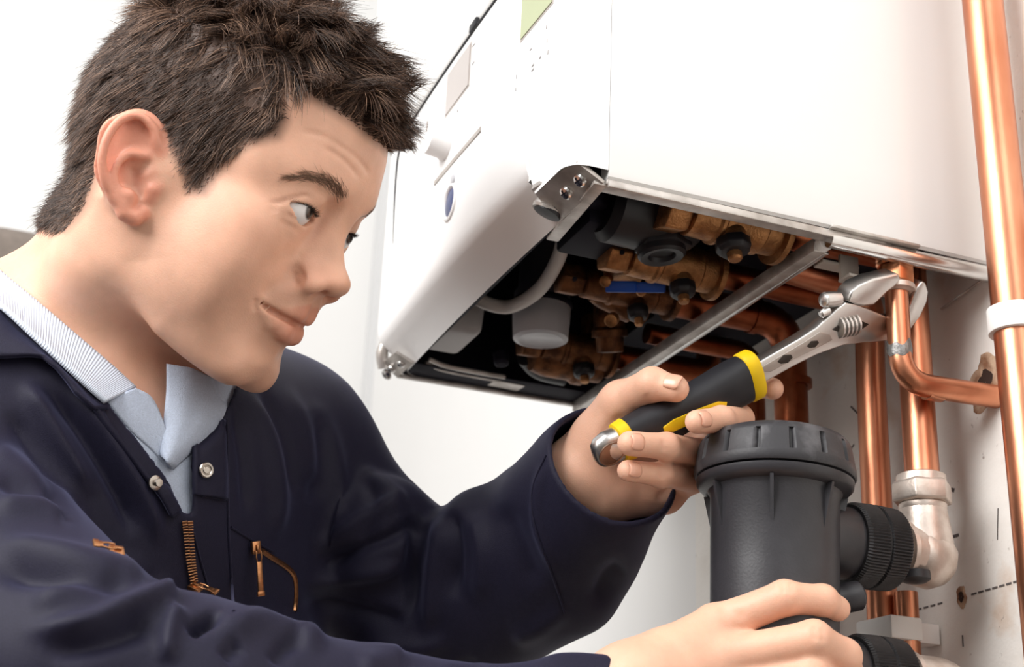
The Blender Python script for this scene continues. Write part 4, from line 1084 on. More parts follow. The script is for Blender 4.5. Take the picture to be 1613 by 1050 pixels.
# scalp under the hair, darkened for stubble with hair shadow painted in
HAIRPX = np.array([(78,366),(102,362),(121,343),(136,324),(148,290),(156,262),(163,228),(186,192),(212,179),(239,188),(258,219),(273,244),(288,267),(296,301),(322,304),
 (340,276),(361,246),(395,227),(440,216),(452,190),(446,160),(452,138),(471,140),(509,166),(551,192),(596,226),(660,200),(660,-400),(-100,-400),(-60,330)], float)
def inpoly(p, poly):
    x, y = p[:, 0], p[:, 1]; c = np.zeros(len(p), bool); n = len(poly)
    for i in range(n):
        x0, y0 = poly[i]; x1, y1 = poly[i-1]
        k = ((y0 > y) != (y1 > y)); xx = (x1-x0)*(y-y0)/(y1-y0+1e-12)+x0
        c ^= k & (x < xx)
    return c
def hair_mask(Pw):
    """is this point of the head under hair?  judged on the near side, mirrored for the far one"""
    h = w2h(Pw).copy(); h[:, 1] = -np.abs(h[:, 1])
    return inpoly(topx(h2w(h)), HAIRPX)
def polydist(p, poly, closed=True):
    """signed pixel distance to a polygon (negative inside)"""
    d = np.full(len(p), 1e9); n = len(poly)
    for i in range(n if closed else n-1):
        a, b = poly[i], poly[(i+1) % n]; ab = b-a
        t = np.clip(((p-a) @ ab)/(ab @ ab), 0, 1)
        d = np.minimum(d, ((p-a-t[:, None]*ab)**2).sum(1))
    d = np.sqrt(d)
    if closed: d[inpoly(p, poly)] *= -1
    return d
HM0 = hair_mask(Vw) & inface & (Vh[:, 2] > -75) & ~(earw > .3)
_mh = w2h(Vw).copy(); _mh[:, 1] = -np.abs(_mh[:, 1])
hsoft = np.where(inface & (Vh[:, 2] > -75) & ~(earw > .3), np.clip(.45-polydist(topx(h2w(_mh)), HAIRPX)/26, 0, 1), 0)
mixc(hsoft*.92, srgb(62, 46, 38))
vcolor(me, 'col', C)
skin_mat = mat('skin', (1, 1, 1), .48, bump=.16, bscale=900, vcol='col', sss=.22, noise=.10, nscale=60, spec=.4)
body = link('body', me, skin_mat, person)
body['label'] = 'face, neck and hands'

# ---- nails
nail_mat = mat('nail', srgb(228, 172, 146), .3, spec=.5, coat=.3)
def nail(tip, prev, facing, w, l, parent):
    """a curved plate on the back of a finger tip"""
    tip = np.asarray(tip, float); ax = unit(tip-prev); n = unit(np.asarray(facing)-ax*(ax @ facing)); s = np.cross(n, ax)
    V = []; F = []; nu, nv = 9, 9
    for j in range(nv):
        for i in range(nu):
            u = -1+2*i/(nu-1); v = -1+2*j/(nv-1)
            uu = u*math.sqrt(max(0, 1-.6*v**4)); r = w[1]
            a = uu*.70
            V.append(tip+ax*(v*l/2-.0006)+s*(math.sin(a)*r)+n*(math.cos(a)*r+.0001-.0006*abs(v)**3-.0004*abs(u)**4))
    for j in range(nv-1):
        for i in range(nu-1): F.append((j*nu+i, j*nu+i+1, (j+1)*nu+i+1, (j+1)*nu+i))
    me = mesh_np('fingernail', V, F); o = link('fingernail', me, nail_mat, parent)
    md = o.modifiers.new('s', 'SOLIDIFY'); md.thickness = .0007; md.offset = -1
    return o
for k, w in (('middle', 7.6), ('ring', 7.7), ('little', 6.8)):
    p, r = LH[k]; nail(p[3], p[2], CAMLOC-p[3]+CR[:, 1]*.15, (0, w*.001+.0002, .0), .0095, person)
p = LH['thumb'][0]; nail(p[3], p[2], CAMLOC-p[3]+CR[:, 1]*.75, (0, .0088, .0), .0115, person)

# ---- eyes
eye_mat = mat('eye', (1, 1, 1), .05, vcol='col', spec=.6)
for s in (-1, 1):
    c = h2w(warp(np.array([[EYE[0], s*EYE[1], EYE[2]]]))[0])
    vv = unit(CAMLOC-c); dr = unit(CR @ np.array([.98, -.2, 0])); dr = unit(dr-vv*(dr @ vv))
    g = vv*math.sqrt(1-.91**2)+dr*.91
    prof = [(-ER, .01)]+[(ER*math.sin(a), ER*math.cos(a)) for a in np.linspace(-1.4, 1.15, 40)]+[(ER*.95, 4.6), (ER*.985, 3.8), (ER*1.03, 2.2), (ER*1.045, .01)]
    mb = MB(); mb.lathe(c, g, [(a/1000, r/1000) for a, r in prof], 64)
    o = mb.build('eye', None, None)
    em = o.data; co = np.empty(len(em.vertices)*3); em.vertices.foreach_get('co', co); co = co.reshape(-1, 3)
    an = np.degrees(np.arccos(np.clip(((co-c)/np.linalg.norm(co-c, axis=1)[:, None]) @ g, -1, 1)))
    def st(e, w): return np.clip((an-e)/w+.5, 0, 1)[:, None]
    Ce = np.array([.012, .011, .010])*(1-st(11, 2))+np.array(srgb(78, 66, 58))*st(11, 2)
    Ce = Ce*(1-st(24, 3))+np.array(srgb(48, 40, 36))*st(24, 3)
    Ce = Ce*(1-st(28, 3))+np.array([.80, .77, .76])*st(28, 3)
    vcolor(em, 'col', Ce); em.materials.append(eye_mat)
    o.parent = person; o.matrix_parent_inverse = Matrix.Translation(-Vector(person.location))
    if s < 0: o['label'] = 'grey brown eye looking towards the wrench'
print('body done', _t.time()-_t0)
# ------------------------------------------------------------------ the man: jacket
_nf = unit(SL_F[0][4]-SL_F[0][3]).astype(F32); _nn = unit(SL_N[0][4]-SL_N[0][3]).astype(F32)
VPOLY = np.array([(-60, 395), (-60, 410), (60, 528), (130, 592), (168, 632), (216, 690), (262, 752), (288, 806), (299, 806), (299, 735), (303, 700), (340, 668), (357, 640), (372, 600),
                  (420, 560), (430, 300), (-60, 200)], float)
def sdf_jacket_solid(P):
    d = sdf_torso(P, .014)
    f = chain(P, *SL_F, .012); n = chain(P, *SL_N, .015)
    d = sm(d, f, .028); d = sm(d, n, .012)
    d = sm(d, cap(P, A(545, 850, 1.10), A(604, 842, 1.07), .044), .008)      # cloth bunched in the crook of the arm
    d = sm(d, cap(P, A(732, 872, 1.06), A(765, 852, 1.04), .038), .010)
    return d
def sdf_jacket(P):
    d = sdf_jacket_solid(P)
    d = np.maximum(d, -(d+.0042))
    # sleeve ends
    cf, cn = SL_F[0][4], SL_N[0][4]
    m = sph(P, cf, .085) < 0
    d = np.where(m, sx(d, (P-cf) @ _nf, .004), d)
    m = sph(P, cn, .085) < 0
    d = np.where(m, sx(d, (P-cn) @ _nn, .004), d)
    # open front
    c = (P-CAMLOC.astype(F32)) @ CR.astype(F32); z = -c[:, 2]
    m = (z > .75) & (z < 1.16) & (c[:, 0] < -.10) & (c[:, 1] > -.18)
    if m.any():
        px = np.stack([CX+FPX*c[m, 0]/z[m], CY-FPX*c[m, 1]/z[m]], 1)
        k = polydist(px, VPOLY)*(.95/FPX)
        d[m] = sx(d[m], -k.astype(F32), .004)
    # hem, out of sight
    d = np.maximum(d, -((P-(TC-TU*.20).astype(F32)) @ TU.astype(F32)) - 0.0*d)
    return d
_jl, _jh = bb(list(SL_F[0])+list(SL_N[0])+[TC, NECK[2]], .10)
V, Fq = sdf_mesh(sdf_jacket, _jl, _jh, .0021)
# ---- folds, pressed into the cloth
FOLDS = [ # photo polyline, height mm, width px
 # near sleeve
 ([(-20,796),(60,794),(110,806)], 5, 15), ([(-20,858),(52,866),(130,885),(195,897),(243,908)], 6, 20), ([(-20,905),(60,905),(140,915),(215,930)], -6, 16),
 ([(40,958),(120,922),(190,915)], 3, 18), ([(20,995),(130,984),(195,958),(255,936),(285,930)], 7, 17), ([(60,1030),(170,1010),(250,975)], -5, 18),
 ([(296,1000),(318,982),(352,966)], -9, 10), ([(284,950),(268,990),(262,1050)], 5, 14), ([(330,1000),(400,975),(470,990),(520,1020)], 6, 20),
 ([(430,1050),(450,1020),(480,1004)], -4, 14), ([(560,1050),(640,1030)], 4, 20), ([(830,1042),(930,1040),(1010,1046)], 3, 10), ([(350,1040),(380,1010)], -4, 14),
 ([(700,1065),(760,1050)], -4, 14), ([(-20,760),(60,770),(130,815)], -5, 14), ([(-20,700),(40,740),(90,790)], 4, 16),
 # far sleeve
 ([(668,812),(655,850),(650,920),(640,990)], -6, 12), ([(690,806),(690,860),(680,940),(668,1010)], 5, 13), ([(712,800),(720,860),(715,950)], -4, 11),
 ([(664,806),(630,838),(560,868),(500,900)], -6, 12), ([(650,785),(600,800),(540,840),(490,870)], 6, 14), ([(648,795),(600,760),(560,735)], 3, 12),
 ([(575,740),(590,800),(560,860)], -3, 14), ([(480,620),(520,700),(535,790),(520,860)], 4, 16), ([(500,640),(505,720),(490,800)], -4, 14), ([(470,920),(560,905),(640,890)], 5, 13),
 ([(470,945),(560,960),(650,985)], -5, 13), ([(745,800),(760,870),(750,960)], 4, 16), ([(790,790),(820,860),(850,930)], -3, 18), ([(860,720),(845,780),(850,840),(890,930)], 2.5, 8),
 ([(985,890),(960,910),(935,960)], -4, 14), ([(560,1000),(640,1020),(720,1010)], 4, 16), ([(900,950),(850,990),(800,1010)], 3, 16),
 # chest
 ([(60,590),(130,680),(190,780),(215,850)], -6, 12), ([(30,590),(90,690),(150,790)], 6, 16), ([(10,640),(60,720),(110,790)], -4, 14), ([(100,600),(170,690),(230,790),(255,870)], 4, 11),
 ([(380,600),(420,680),(440,780),(430,860)], 4, 14), ([(400,600),(450,690),(470,800)], -4, 12), ([(365,620),(385,720),(390,820)], -3, 10), ([(450,600),(490,700),(500,780)], 3, 12),
]
_e = 1.5e-3
def _gr(v): return np.stack([sdf_jacket_solid((v+np.eye(3)[i]*_e).astype(F32))-sdf_jacket_solid((v-np.eye(3)[i]*_e).astype(F32)) for i in range(3)], 1)
_N = np.concatenate([_gr(v) for v in np.array_split(V, max(1, len(V)//100000))]); _N /= np.linalg.norm(_N, axis=1)[:, None]+1e-12
V, _N = press(V, Fq, FOLDS, 1.2, _N)
# fine, slow unevenness of the cloth
_q = V*1.0
V = V+_N*(.0010*(np.sin(_q[:, 0]*61+_q[:, 2]*37)*np.sin(_q[:, 1]*53-_q[:, 2]*29)+.6*np.sin(_q[:, 0]*97-_q[:, 1]*83+_q[:, 2]*71)))[:, None]
navy = mat('navy cloth', srgb(29, 27, 46), .62, noise=.18, nscale=700, bump=.25, bscale=1500, spec=.22, sheen=.22)
navy.node_tree.nodes['Principled BSDF'].inputs['Sheen Tint'].default_value = (.36, .38, .66, 1)
jme = mesh_np('jacket', V, Fq)
jacket = link('jacket', jme, navy, person); jacket['label'] = 'navy blue work jacket'
print('jacket', len(V), _t.time()-_t0)
from mathutils.bvhtree import BVHTree
JT = BVHTree.FromPolygons(V.tolist(), Fq.tolist())
BT = BVHTree.FromPolygons(Vw.tolist(), BODYF.tolist())
def hit(tree, px, py, off=0., default=1.0):
    d = CR @ _ray(px, py); L = np.linalg.norm(d); d = d/L
    loc, n, i, dist = tree.ray_cast(Vector(CAMLOC), Vector(d))
    if loc is None: return at(px, py, default)
    return np.array(loc)-d*off
def sheet(name, curves, matl, parent, depth, res=10, thick=.0022, across=14, subdiv=True):
    """cloth panel lofted through photo curves (same point count); depth(px, py) -> world point"""
    rows = [spline(np.array(c, float), res) if len(c) > 2 else np.linspace(c[0], c[1], res*2) for c in curves]
    n = min(len(r) for r in rows); rows = [r[np.linspace(0, len(r)-1, n).round().astype(int)] for r in rows]
    k = across; G = []
    t = np.linspace(0, len(rows)-1, k)
    R3 = np.array(rows)
    for v in t:
        i = min(int(v), len(rows)-2); u = v-i
        G.append(R3[i]*(1-u)+R3[i+1]*u)
    Vv = np.array([depth(p[0], p[1], i/(k-1), j/(n-1)) for i, g in enumerate(G) for j, p in enumerate(g)])
    # keep the panel smooth in depth
    W = Vv.reshape(k, n, 3)
    c = (W-CAMLOC) @ CR; z = -c[..., 2]
    for _ in range(10):
        zz = z.copy(); zz[1:-1] += .5*(z[:-2]+z[2:]-2*z[1:-1])*.8; zz[:, 1:-1] += .5*(zz[:, :-2]+zz[:, 2:]-2*zz[:, 1:-1])*.8; z = zz
    s = z/(-c[..., 2]); W = CAMLOC+(c*s[..., None]) @ CR.T
    Fs = np.array([(i*n+j, i*n+j+1, (i+1)*n+j+1, (i+1)*n+j) for i in range(k-1) for j in range(n-1)])
    me = mesh_np(name, W.reshape(-1, 3), Fs)
    bm = bmesh.new(); bm.from_mesh(me); bmesh.ops.recalc_face_normals(bm, faces=bm.faces); bm.to_mesh(me); bm.free()
    o = link(name, me, matl, parent)
    md = o.modifiers.new('s', 'SOLIDIFY'); md.thickness = thick; md.offset = 0
    return o, W
# ------------------------------------------------------------------ the man: polo shirt, jacket collar, zips and snaps
polo = mat('pale blue pique', srgb(186, 196, 214), .8, noise=.12, nscale=900, bump=.5, bscale=1400, spec=.2)
rib = mat('pale blue rib', srgb(206, 214, 228), .8, bump=.5, bscale=900, spec=.2)
def ribs(m, scale, depth):
    nt = m.node_tree; b = nt.nodes['Principled BSDF']
    tc = nt.nodes.new('ShaderNodeUVMap'); w = nt.nodes.new('ShaderNodeTexWave'); w.inputs['Scale'].default_value = scale; w.bands_direction = 'X'
    nt.links.new(tc.outputs[0], w.inputs['Vector'])
    bp = nt.nodes.new('ShaderNodeBump'); bp.inputs['Distance'].default_value = depth; bp.inputs['Strength'].default_value = .6
    nt.links.new(w.outputs['Fac'], bp.inputs['Height']); nt.links.new(bp.outputs[0], b.inputs['Normal'])
ribs(rib, 22, .0005)
def uv_grid(o, k, n, su=1., sv=1.):
    me = o.data; l = me.uv_layers.new(name='UVMap'); vi = np.empty(len(me.loops), np.int32); me.loops.foreach_get('vertex_index', vi)
    uv = np.stack([(vi % n)/(n-1)*su, (vi//n)/(k-1)*sv], 1).astype(np.float32); l.data.foreach_set('uv', uv.ravel())
# shirt front, seen in the jacket's opening
def sdf_shirt(P):
    d = sdf_torso(P, .0095); 
    d = np.maximum(d, sph(P, A(250, 740, .97), .16))
    c = (P-CAMLOC.astype(F32)) @ CR.astype(F32); z = -c[:, 2]
    px = np.stack([CX+FPX*c[:, 0]/z, CY-FPX*c[:, 1]/z], 1)
    k = polydist(px, np.array([(238, 560), (242, 640), (256, 700), (262, 716), (266, 690), (262, 640), (262, 560)], float))*(.95/FPX)
    top = polydist(px, np.array([(-200, 0), (-200, 380), (165, 615), (240, 640), (262, 640), (330, 590), (420, 560), (420, 0)], float))*(.95/FPX)
    vv = polydist(px, VPOLY)*(.95/FPX)-.014
    return np.maximum(np.maximum(d, vv), np.maximum(-k, -top))
V2, F2 = sdf_mesh(sdf_shirt, *bb([A(250, 740, .97)], .17), .0028)
shirt_me = mesh_np('polo_shirt', V2, F2)
shirt = link('polo_shirt', shirt_me, polo, person); shirt['label'] = 'pale blue polo shirt'
def on_neck(off): return lambda x, y, v, u: hit(BT, x, y, off, .97)
def between(o0, o1):
    """from the neck (first curve) out onto the jacket (last curve)"""
    def f(x, y, v, u):
        a = hit(BT, x, y, .004, .97); b = hit(JT, x, y, .006, .97)
        za = (a-CAMLOC) @ (CR @ np.array([0, 0, -1.])); zb = (b-CAMLOC) @ (CR @ np.array([0, 0, -1.]))
        z = min(za, zb) if v > .3 else za
        return at(x, y, z-.004-.006*math.sin(math.pi*min(1, v*1.1)))
    return f
c_up = [(-90, 352), (0, 427), (60, 477), (120, 529), (178, 579), (213, 611)]
c_lo = [(-110, 400), (0, 482), (55, 532), (105, 578), (142, 612), (166, 633)]
o, W = sheet('collar', [c_up, c_lo], rib, shirt, between(0, 0), across=12, thick=.003)
uv_grid(o, 12, W.shape[1]); o['label'] = 'ribbed pale blue collar folded over'
# near front edge of the shirt below the collar
o, W = sheet('placket', [[(166, 631), (205, 678), (240, 710), (262, 738)], [(190, 620), (226, 660), (252, 694), (264, 722)], [(213, 611), (238, 626), (256, 662), (267, 700)]], polo, shirt,
             lambda x, y, v, u: at(x, y, (hit(BT, x, y, .0, 1.0)-CAMLOC) @ (CR @ np.array([0, 0, -1.]))-.010-.004*v), across=12)
# far collar leaf
o, W = sheet('collar', [[(262, 574), (262, 610), (259, 650), (254, 716)], [(300, 580), (302, 620), (298, 668), (262, 728)], [(333, 596), (344, 625), (355, 660), (270, 738)]], polo, shirt,
             lambda x, y, v, u: at(x, y, (hit(BT, x, y, 0, 1.0)-CAMLOC) @ (CR @ np.array([0, 0, -1.]))-.012-.010*math.sin(math.pi*min(1, v))), across=14, thick=.003)
ft = lambda x, y, off: hit(JT, x, y, off, .97)
# jacket collar leaf and lapel edge
o, W = sheet('collar', [[(-60, 425), (0, 472), (55, 522), (105, 570), (150, 612), (172, 640)], [(-70, 470), (0, 520), (45, 545), (85, 575), (120, 608), (150, 645)],
                        [(-80, 560), (0, 562), (50, 560), (76, 566), (98, 590), (118, 618)]], navy, jacket, lambda x, y, v, u: ft(x, y, .006+.003*v), across=14, thick=.003)
o['label'] = 'navy jacket collar turned down'
o, W = sheet('lapel', [[(168, 634), (216, 691), (262, 752), (287, 804)], [(150, 645), (196, 704), (244, 770), (270, 815)]], navy, jacket, lambda x, y, v, u: ft(min(x, 284-(806-y)*.55), y, .0035), across=6, thick=.003)
o, W = sheet('front_flap', [[(302, 702), (301, 735), (301, 760), (302, 778)], [(330, 680), (330, 715), (330, 755), (330, 781)], [(354, 660), (355, 700), (357, 745), (357, 785)]], navy, jacket, lambda x, y, v, u: ft(max(x, 306), y, .0045), across=8, thick=.003)
# seams: welts of stitched cloth
def welt(pts, r=.0009, name='seam', m=None, off=.0008, parent=None):
    P = np.array([ft(x, y, off) for x, y in spline(np.array(pts, float), 6)])
    for _ in range(3): P[1:-1] = (P[:-2]+2*P[1:-1]+P[2:])/4
    return MB().tube(P, r, 8).build(name, m or navy, parent or jacket)
welt([(358, 660), (359, 740), (360, 830), (364, 900), (368, 962)]); welt([(300, 778), (330, 782), (357, 787)]); welt([(364, 830), (400, 852), (430, 868)])
welt([(860, 716), (838, 770), (842, 830), (868, 900), (890, 965)], .0008); welt([(300, 806), (310, 860), (330, 930)], .0007)
# metal: snaps, zips
steel = mat('snap steel', srgb(176, 168, 160), .28, 1.0)
brass = mat('zip brass', srgb(206, 148, 104), .32, 1.0, noise=.25, nscale=400)
def surf_frame(x, y, off=.003):
    p = ft(x, y, off); a = ft(x+10, y, off); b = ft(x, y+10, off)
    n = unit(np.cross(b-p, a-p)); n = n if n @ (CAMLOC-p) > 0 else -n
    return p, unit(n+unit(CAMLOC-p)*.7)
p, n = surf_frame(325, 740, .008)
MB().lathe(p, n, [(-.001, .0048), (.0006, .0050), (.0013, .0044), (.0011, .0034), (.0004, .0028), (.0004, .0026), (.0010, .0020), (.0011, .0003)], 32).build('snap', steel, jacket)
p, n = surf_frame(245, 760, .006); n = unit(n+CR[:, 0]*.4)
MB().lathe(p, n, [(-.001, .0046), (.0004, .0046), (.0008, .0036), (.0010, .0022), (.0034, .0020), (.0038, .0026), (.0044, .0024), (.0046, .0003)], 28).build('snap', steel, jacket)
def slider(x, y, ang, L, name='zip_pull', sc=1.0):
    p, n = surf_frame(x, y, .007); d = unit(CR @ np.array([math.cos(ang), math.sin(ang), 0])); d = unit(d-n*(d @ n)); s = np.cross(n, d)
    mb = MB(); mb.box(p, [d, s, n], (.0042*sc, .0032*sc, .0016*sc)); mb.box(p+n*.0022*sc, [d, s, n], (.0022*sc, .0010*sc, .0012*sc))
    o = mb.build('zip_slider', brass, jacket, bevel=.0006)
    mb = MB(); q = p+n*.0034*sc+d*.002*sc
    mb.tube([q+s*.0016, q+d*.004*sc+s*.0020, q+d*.007*sc+s*.0014], .0006, 8); mb.tube([q-s*.0016, q+d*.004*sc-s*.0020, q+d*.007*sc-s*.0014], .0006, 8)
    mb.box(q+d*(.007+L/2), [d, s, n], (L/2, .0019*sc, .0006)); mb.box(q+d*(.007+L), [d, s, n], (.0016, .0026*sc, .0008))
    mb.build(name, brass, jacket, bevel=.0004)
slider(403, 862, math.radians(-88), .021); slider(183, 868, math.radians(-150), .004); slider(308, 925, math.radians(-52), .006)
def teeth(pts, n, side=None, w=.0015, h=.0012, off=.004):
    P = spline(np.array(pts, float), 10); P = P[np.linspace(0, len(P)-1, n).round().astype(int)]
    Q = np.array([ft(x, y, off) for x, y in P])
    for _ in range(4): Q[1:-1] = (Q[:-2]+2*Q[1:-1]+Q[2:])/4
    proto = None
    for i in range(n):
        t = unit(Q[min(i+1, n-1)]-Q[max(i-1, 0)]); nn = unit(CAMLOC-Q[i]); s = unit(np.cross(nn, t))
        R_ = np.eye(4); R_[:3, 0] = t; R_[:3, 1] = s; R_[:3, 2] = np.cross(t, s); R_[:3, 3] = Q[i]-np.array(person.location)
        if proto is None:
            proto = MB().box((0, 0, 0), np.eye(3), (h*.45, w, .0008)).build('zip_tooth', brass, None, bevel=.0003, seg=1).data
            bpy.data.objects.remove(bpy.data.objects[-1]) if False else None
            for ob in [o for o in bpy.data.objects if o.data == proto]: bpy.data.objects.remove(ob)
        o = bpy.data.objects.new('zip_tooth', proto); COL.objects.link(o); o.parent = jacket; o.matrix_local = Matrix(R_.tolist())
teeth([(289, 806), (293, 840), (297, 880), (304, 918)], 26, w=.0017); teeth([(299, 806), (301, 840), (304, 880), (308, 915)], 26, w=.0017)
o = welt([(412, 867), (432, 880), (452, 893), (464, 908), (466, 935), (464, 962)], .0019, 'zip_track', brass, .0005)
print('clothes', _t.time()-_t0)
# ------------------------------------------------------------------ the man: hair
hair_mat = mat('brown hair', (1, 1, 1), .42, vcol='col', spec=.45)
def hair_obj(name, P, D, L, rad, bend, cols, seg=5, parent=None, tip=.15):
    V, F = hairs(P, D, L, rad, seg, bend, 3, tip)
    me = mesh_np(name, V, F); vcolor(me, 'col', np.repeat(cols, (seg+1)*3, 0))
    return link(name, me, hair_mat, parent or person)
# roots: points spread over the scalp
fc = Vw[BODYF].mean(1); fm = HM0[BODYF].all(1)
a, b, c = Vw[BODYF[:, 0]], Vw[BODYF[:, 1]], Vw[BODYF[:, 2]]
fn = np.cross(b-a, c-a); ar = np.linalg.norm(fn, axis=1); fn /= ar[:, None]+1e-12
cand = np.where(fm)[0]
vis = ((CAMLOC-fc[cand])*fn[cand]).sum(1) > -.35                     # the far back of the head needs fewer
wgt = ar[cand]*np.where(vis, 1., .35); NH = 30000
pick = rng.choice(cand, NH, p=wgt/wgt.sum())
P = fc[pick]+(Vw[BODYF[pick, 0]]-fc[pick])*rng.uniform(-1, 1, (NH, 1))
n = (fn[pick]) @ HM                                                  # head frame
h = w2h(P); x, y, z = h[:, 0], np.abs(h[:, 1]), h[:, 2]; sy = np.sign(h[:, 1])[:, None]
def ss(v, a, b): t = np.clip((v-a)/(b-a), 0, 1); return t*t*(3-2*t)
X, Y, Z = np.eye(3)
top = ss(z, 62, 98)*ss(x, -85, -30)+ss(z, 96, 112)*0
top = np.clip(top, 0, 1)[:, None]
front = (ss(x, 38, 66)*ss(z, 40, 66))[:, None]
back = ss(-x, 30, 70)[:, None]*(1-top)
crown = (ss(z, 70, 100)*ss(-x, 10, 50))[:, None]
r3 = rng.normal(size=(NH, 3))
_sb = (ss(x, 2, 18)*ss(46-z, 0, 24))[:, None]
side = (-.50*X-.78*Z)*(1-_sb)+(-.06*X-.97*Z)*_sb+n*.20
D = side*(1-top)*(1-back)+(-.12*X-.95*Z+n*.42)*back
D = D+top*(n*.72+.55*X+.0*Z)
D = D*(1-crown)+crown*(n*.95-.30*X+.30*Z)
D = D*(1-front)+front*(.62*X+.55*Z+n*.36)
sd_ = .10+.34*top+.22*crown+.20*front
# wave shared by neighbours, so strands gather in tufts
nk = 520
kc = rng.choice(NH, nk, replace=False); kp = h[kc]
own = np.empty(NH, int)
for s0 in range(0, NH, 3000):
    own[s0:s0+3000] = np.argmin(((h[s0:s0+3000, None]-kp[None])**2).sum(2), 1)
tj = rng.normal(size=(nk, 3))
D = D+r3*sd_*.42+tj[own]*sd_*1.05
D /= np.linalg.norm(D, axis=1)[:, None]
L = 14+rng.normal(size=NH)*2.5+top[:, 0]*18+crown[:, 0]*6+front[:, 0]*4+back[:, 0]*3
L *= 1+.18*tj[own, 0]*(.25+top[:, 0])
nape = ss(-z, 5, 50); L = L*(1-.45*nape*ss(-x, 10, 40))
burn = ss(x, 8, 24)*ss(28-z, 0, 25); L = L*(1-.40*burn)
L = np.clip(L, 5, 60)
bend = -.30*Z*(1-front)-.22*Z*front-.2*n*(1-top)*.6+r3[:, ::-1]*.10
# gather towards the tuft's own tip
tipP = h+D*L[:, None]; tc = np.zeros((nk, 3)); cnt = np.bincount(own, minlength=nk)
for i in range(3): tc[:, i] = np.bincount(own, tipP[:, i], nk)/np.maximum(cnt, 1)
g = (.42+.38*np.maximum(top, front))
bend = bend+(tc[own]-tipP)/L[:, None]*g
base = np.array(srgb(98, 74, 60)); light = np.array(srgb(158, 126, 104)); dark = np.array(srgb(62, 46, 38))
k = rng.random(NH)[:, None]; cols = np.where(k < .2, light*.8+base*.2, np.where(k < .55, dark, base))*(.85+.3*rng.random((NH, 1)))
cols = cols*(1-.0*top)
# an even undercoat so the scalp never shows through
NU = 19000; pu = rng.choice(cand, NU, p=wgt/wgt.sum()); Pu = fc[pu]; nu_ = fn[pu] @ HM; hu = w2h(Pu)
fl_ = np.where((hu[:, 0] > 40)[:, None] & (hu[:, 2] > 50)[:, None], .8*X+.3*Z, np.where((hu[:, 2] > 80)[:, None], .7*X+.1*Z, -.42*X-.85*Z))
Du = fl_+nu_*.45+rng.normal(size=(NU, 3))*.22; Du /= np.linalg.norm(Du, axis=1)[:, None]
pdm = hu.copy(); pdm[:, 1] = -np.abs(pdm[:, 1]); edge_u = -polydist(topx(h2w(pdm)), HAIRPX)
Lu = np.clip(rng.normal(11, 2, NU)*np.clip(edge_u/26, .35, 1), 3, 20)
edge_m = h.copy(); edge_m[:, 1] = -np.abs(edge_m[:, 1]); edge_d = -polydist(topx(h2w(edge_m)), HAIRPX)
L = L*np.clip(.55+edge_d/40, .55, 1)
P = np.concatenate([P, Pu]); D = np.concatenate([D, Du]); L = np.concatenate([L, Lu]); n = np.concatenate([n, nu_]); bend = np.concatenate([bend, np.tile(-.15*Z, (NU, 1))])
ku = rng.random((NU, 1)); cols = np.concatenate([cols, np.where(ku < .3, base, dark)*(.8+.4*rng.random((NU, 1)))]); NH = len(P)
hair = hair_obj('hair', P-(n @ HM.T)*.0012, D @ HM.T, L*.001, .00026+.0001*rng.random(NH), bend @ HM.T, cols, 5)
hair['kind'] = 'stuff'; hair['label'] = 'short tousled dark brown hair'
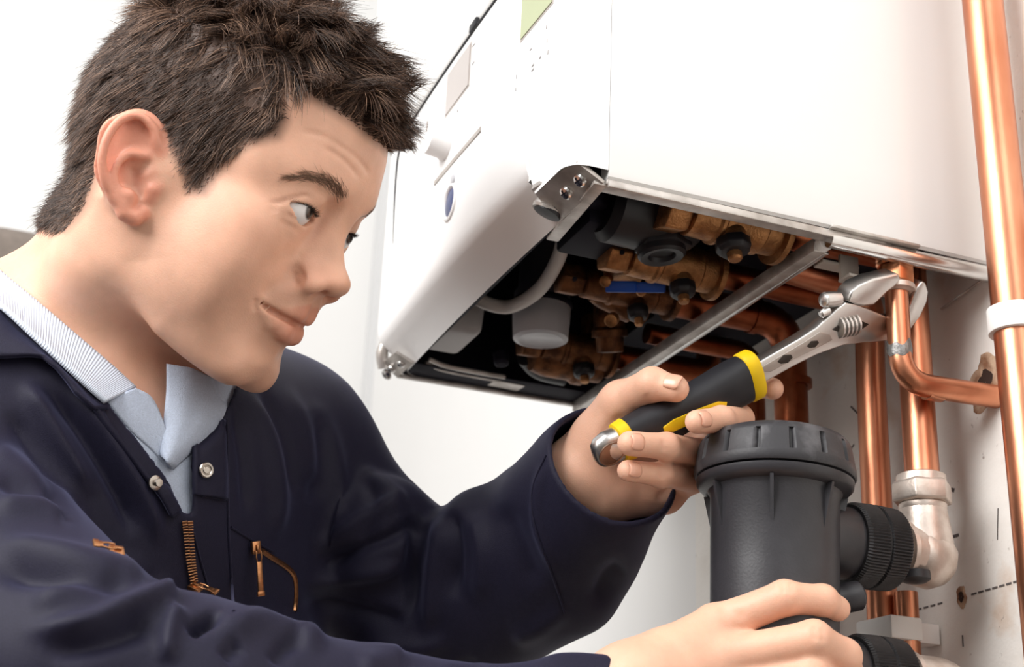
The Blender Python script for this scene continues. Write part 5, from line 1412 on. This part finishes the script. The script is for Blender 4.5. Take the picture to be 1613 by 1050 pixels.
# eyebrows
def on_face(px): return np.array([hit(BT, q[0], q[1], 0, .95) for q in px])
def mirror(Pw): q = w2h(Pw); q[:, 1] *= -1; return h2w(q)
def mirror_d(Dw): q = Dw @ HM; q[:, 1] *= -1; return q @ HM.T
cl = spline(np.array([(448, 281), (470, 279), (496, 280), (517, 288), (532, 301), (542, 316)], float), 12)
wd = np.interp(np.linspace(0, 1, len(cl)), [0, .3, .6, .9, 1], [3, 7, 10, 11, 8])
NB = 640; ti = np.clip(rng.beta(1.7, 1.25, NB), 0, 1); ii = (ti*(len(cl)-1)).astype(int)
tang = np.gradient(cl, axis=0); tang /= np.linalg.norm(tang, axis=1)[:, None]; nor = np.stack([tang[:, 1], -tang[:, 0]], 1)
off = np.clip(rng.normal(0, .55, NB), -1.25, 1.25)*wd[ii]
bp = cl[ii]+nor[ii]*off[:, None]
Pb = on_face(bp)
dirp = -tang[ii]*1.0+nor[ii]*(.35*ti-.18*np.sign(off)*(.4+ti*.0))[:, None]+rng.normal(size=(NB, 2))*.26
Pb2 = on_face(bp+dirp*9); Db = Pb2-Pb; Db /= np.linalg.norm(Db, axis=1)[:, None]
vw = np.array([unit(CAMLOC-p) for p in Pb]); Db = Db+vw*.16; Db /= np.linalg.norm(Db, axis=1)[:, None]
Lb = rng.uniform(.004, .0078, NB); cb = np.tile(np.array(srgb(128, 98, 78)), (NB, 1))*(.7+.6*rng.random((NB, 1)))
rb_ = np.full(NB, .00010)
b1 = hair_obj('eyebrow', Pb, Db, Lb, rb_, -vw*.10, cb, 3)
b2 = hair_obj('eyebrow', mirror(Pb), mirror_d(Db), Lb, rb_, mirror_d(-vw*.10), cb, 3)
for b_ in (b1, b2): b_['kind'] = 'stuff'
# lashes on the rim of the upper lid
zz = np.linspace(0, 1, 70); yy = -14.0+28.0*zz
def lid(u, up):
    base_ = -2.4+3.6*u
    return base_+((4*u*(1-u))**.75*5.4*(1+.25*(u-.5)) if up else -((4*u*(1-u))**.85*3.9*(1-.3*(u-.5))))
for s in (-1, 1):
    rt = np.stack([EYE[0]+np.sqrt(np.maximum((ER+1.4)**2-yy**2-lid(zz, True)**2, 0)), s*(EYE[1]+yy), EYE[2]+lid(zz, True)+.2], 1)
    rt = np.repeat(rt, 2, 0)+rng.normal(size=(140, 3))*.25
    dd = np.stack([np.ones(140), s*(np.repeat(zz, 2)-.45)*1.3, -.30+np.zeros(140)], 1)+rng.normal(size=(140, 3))*.15; dd /= np.linalg.norm(dd, axis=1)[:, None]
    bd = np.tile(np.array([0, 0, .65]), (140, 1))
    o = hair_obj('eyelashes', h2w(warp(rt)), dd @ HM.T, rng.uniform(.0025, .0048, 140), np.full(140, .00015), bd @ HM.T, np.tile(np.array(srgb(34, 26, 24)), (140, 1)), 4)
    o['kind'] = 'stuff'
print('hair', _t.time()-_t0)
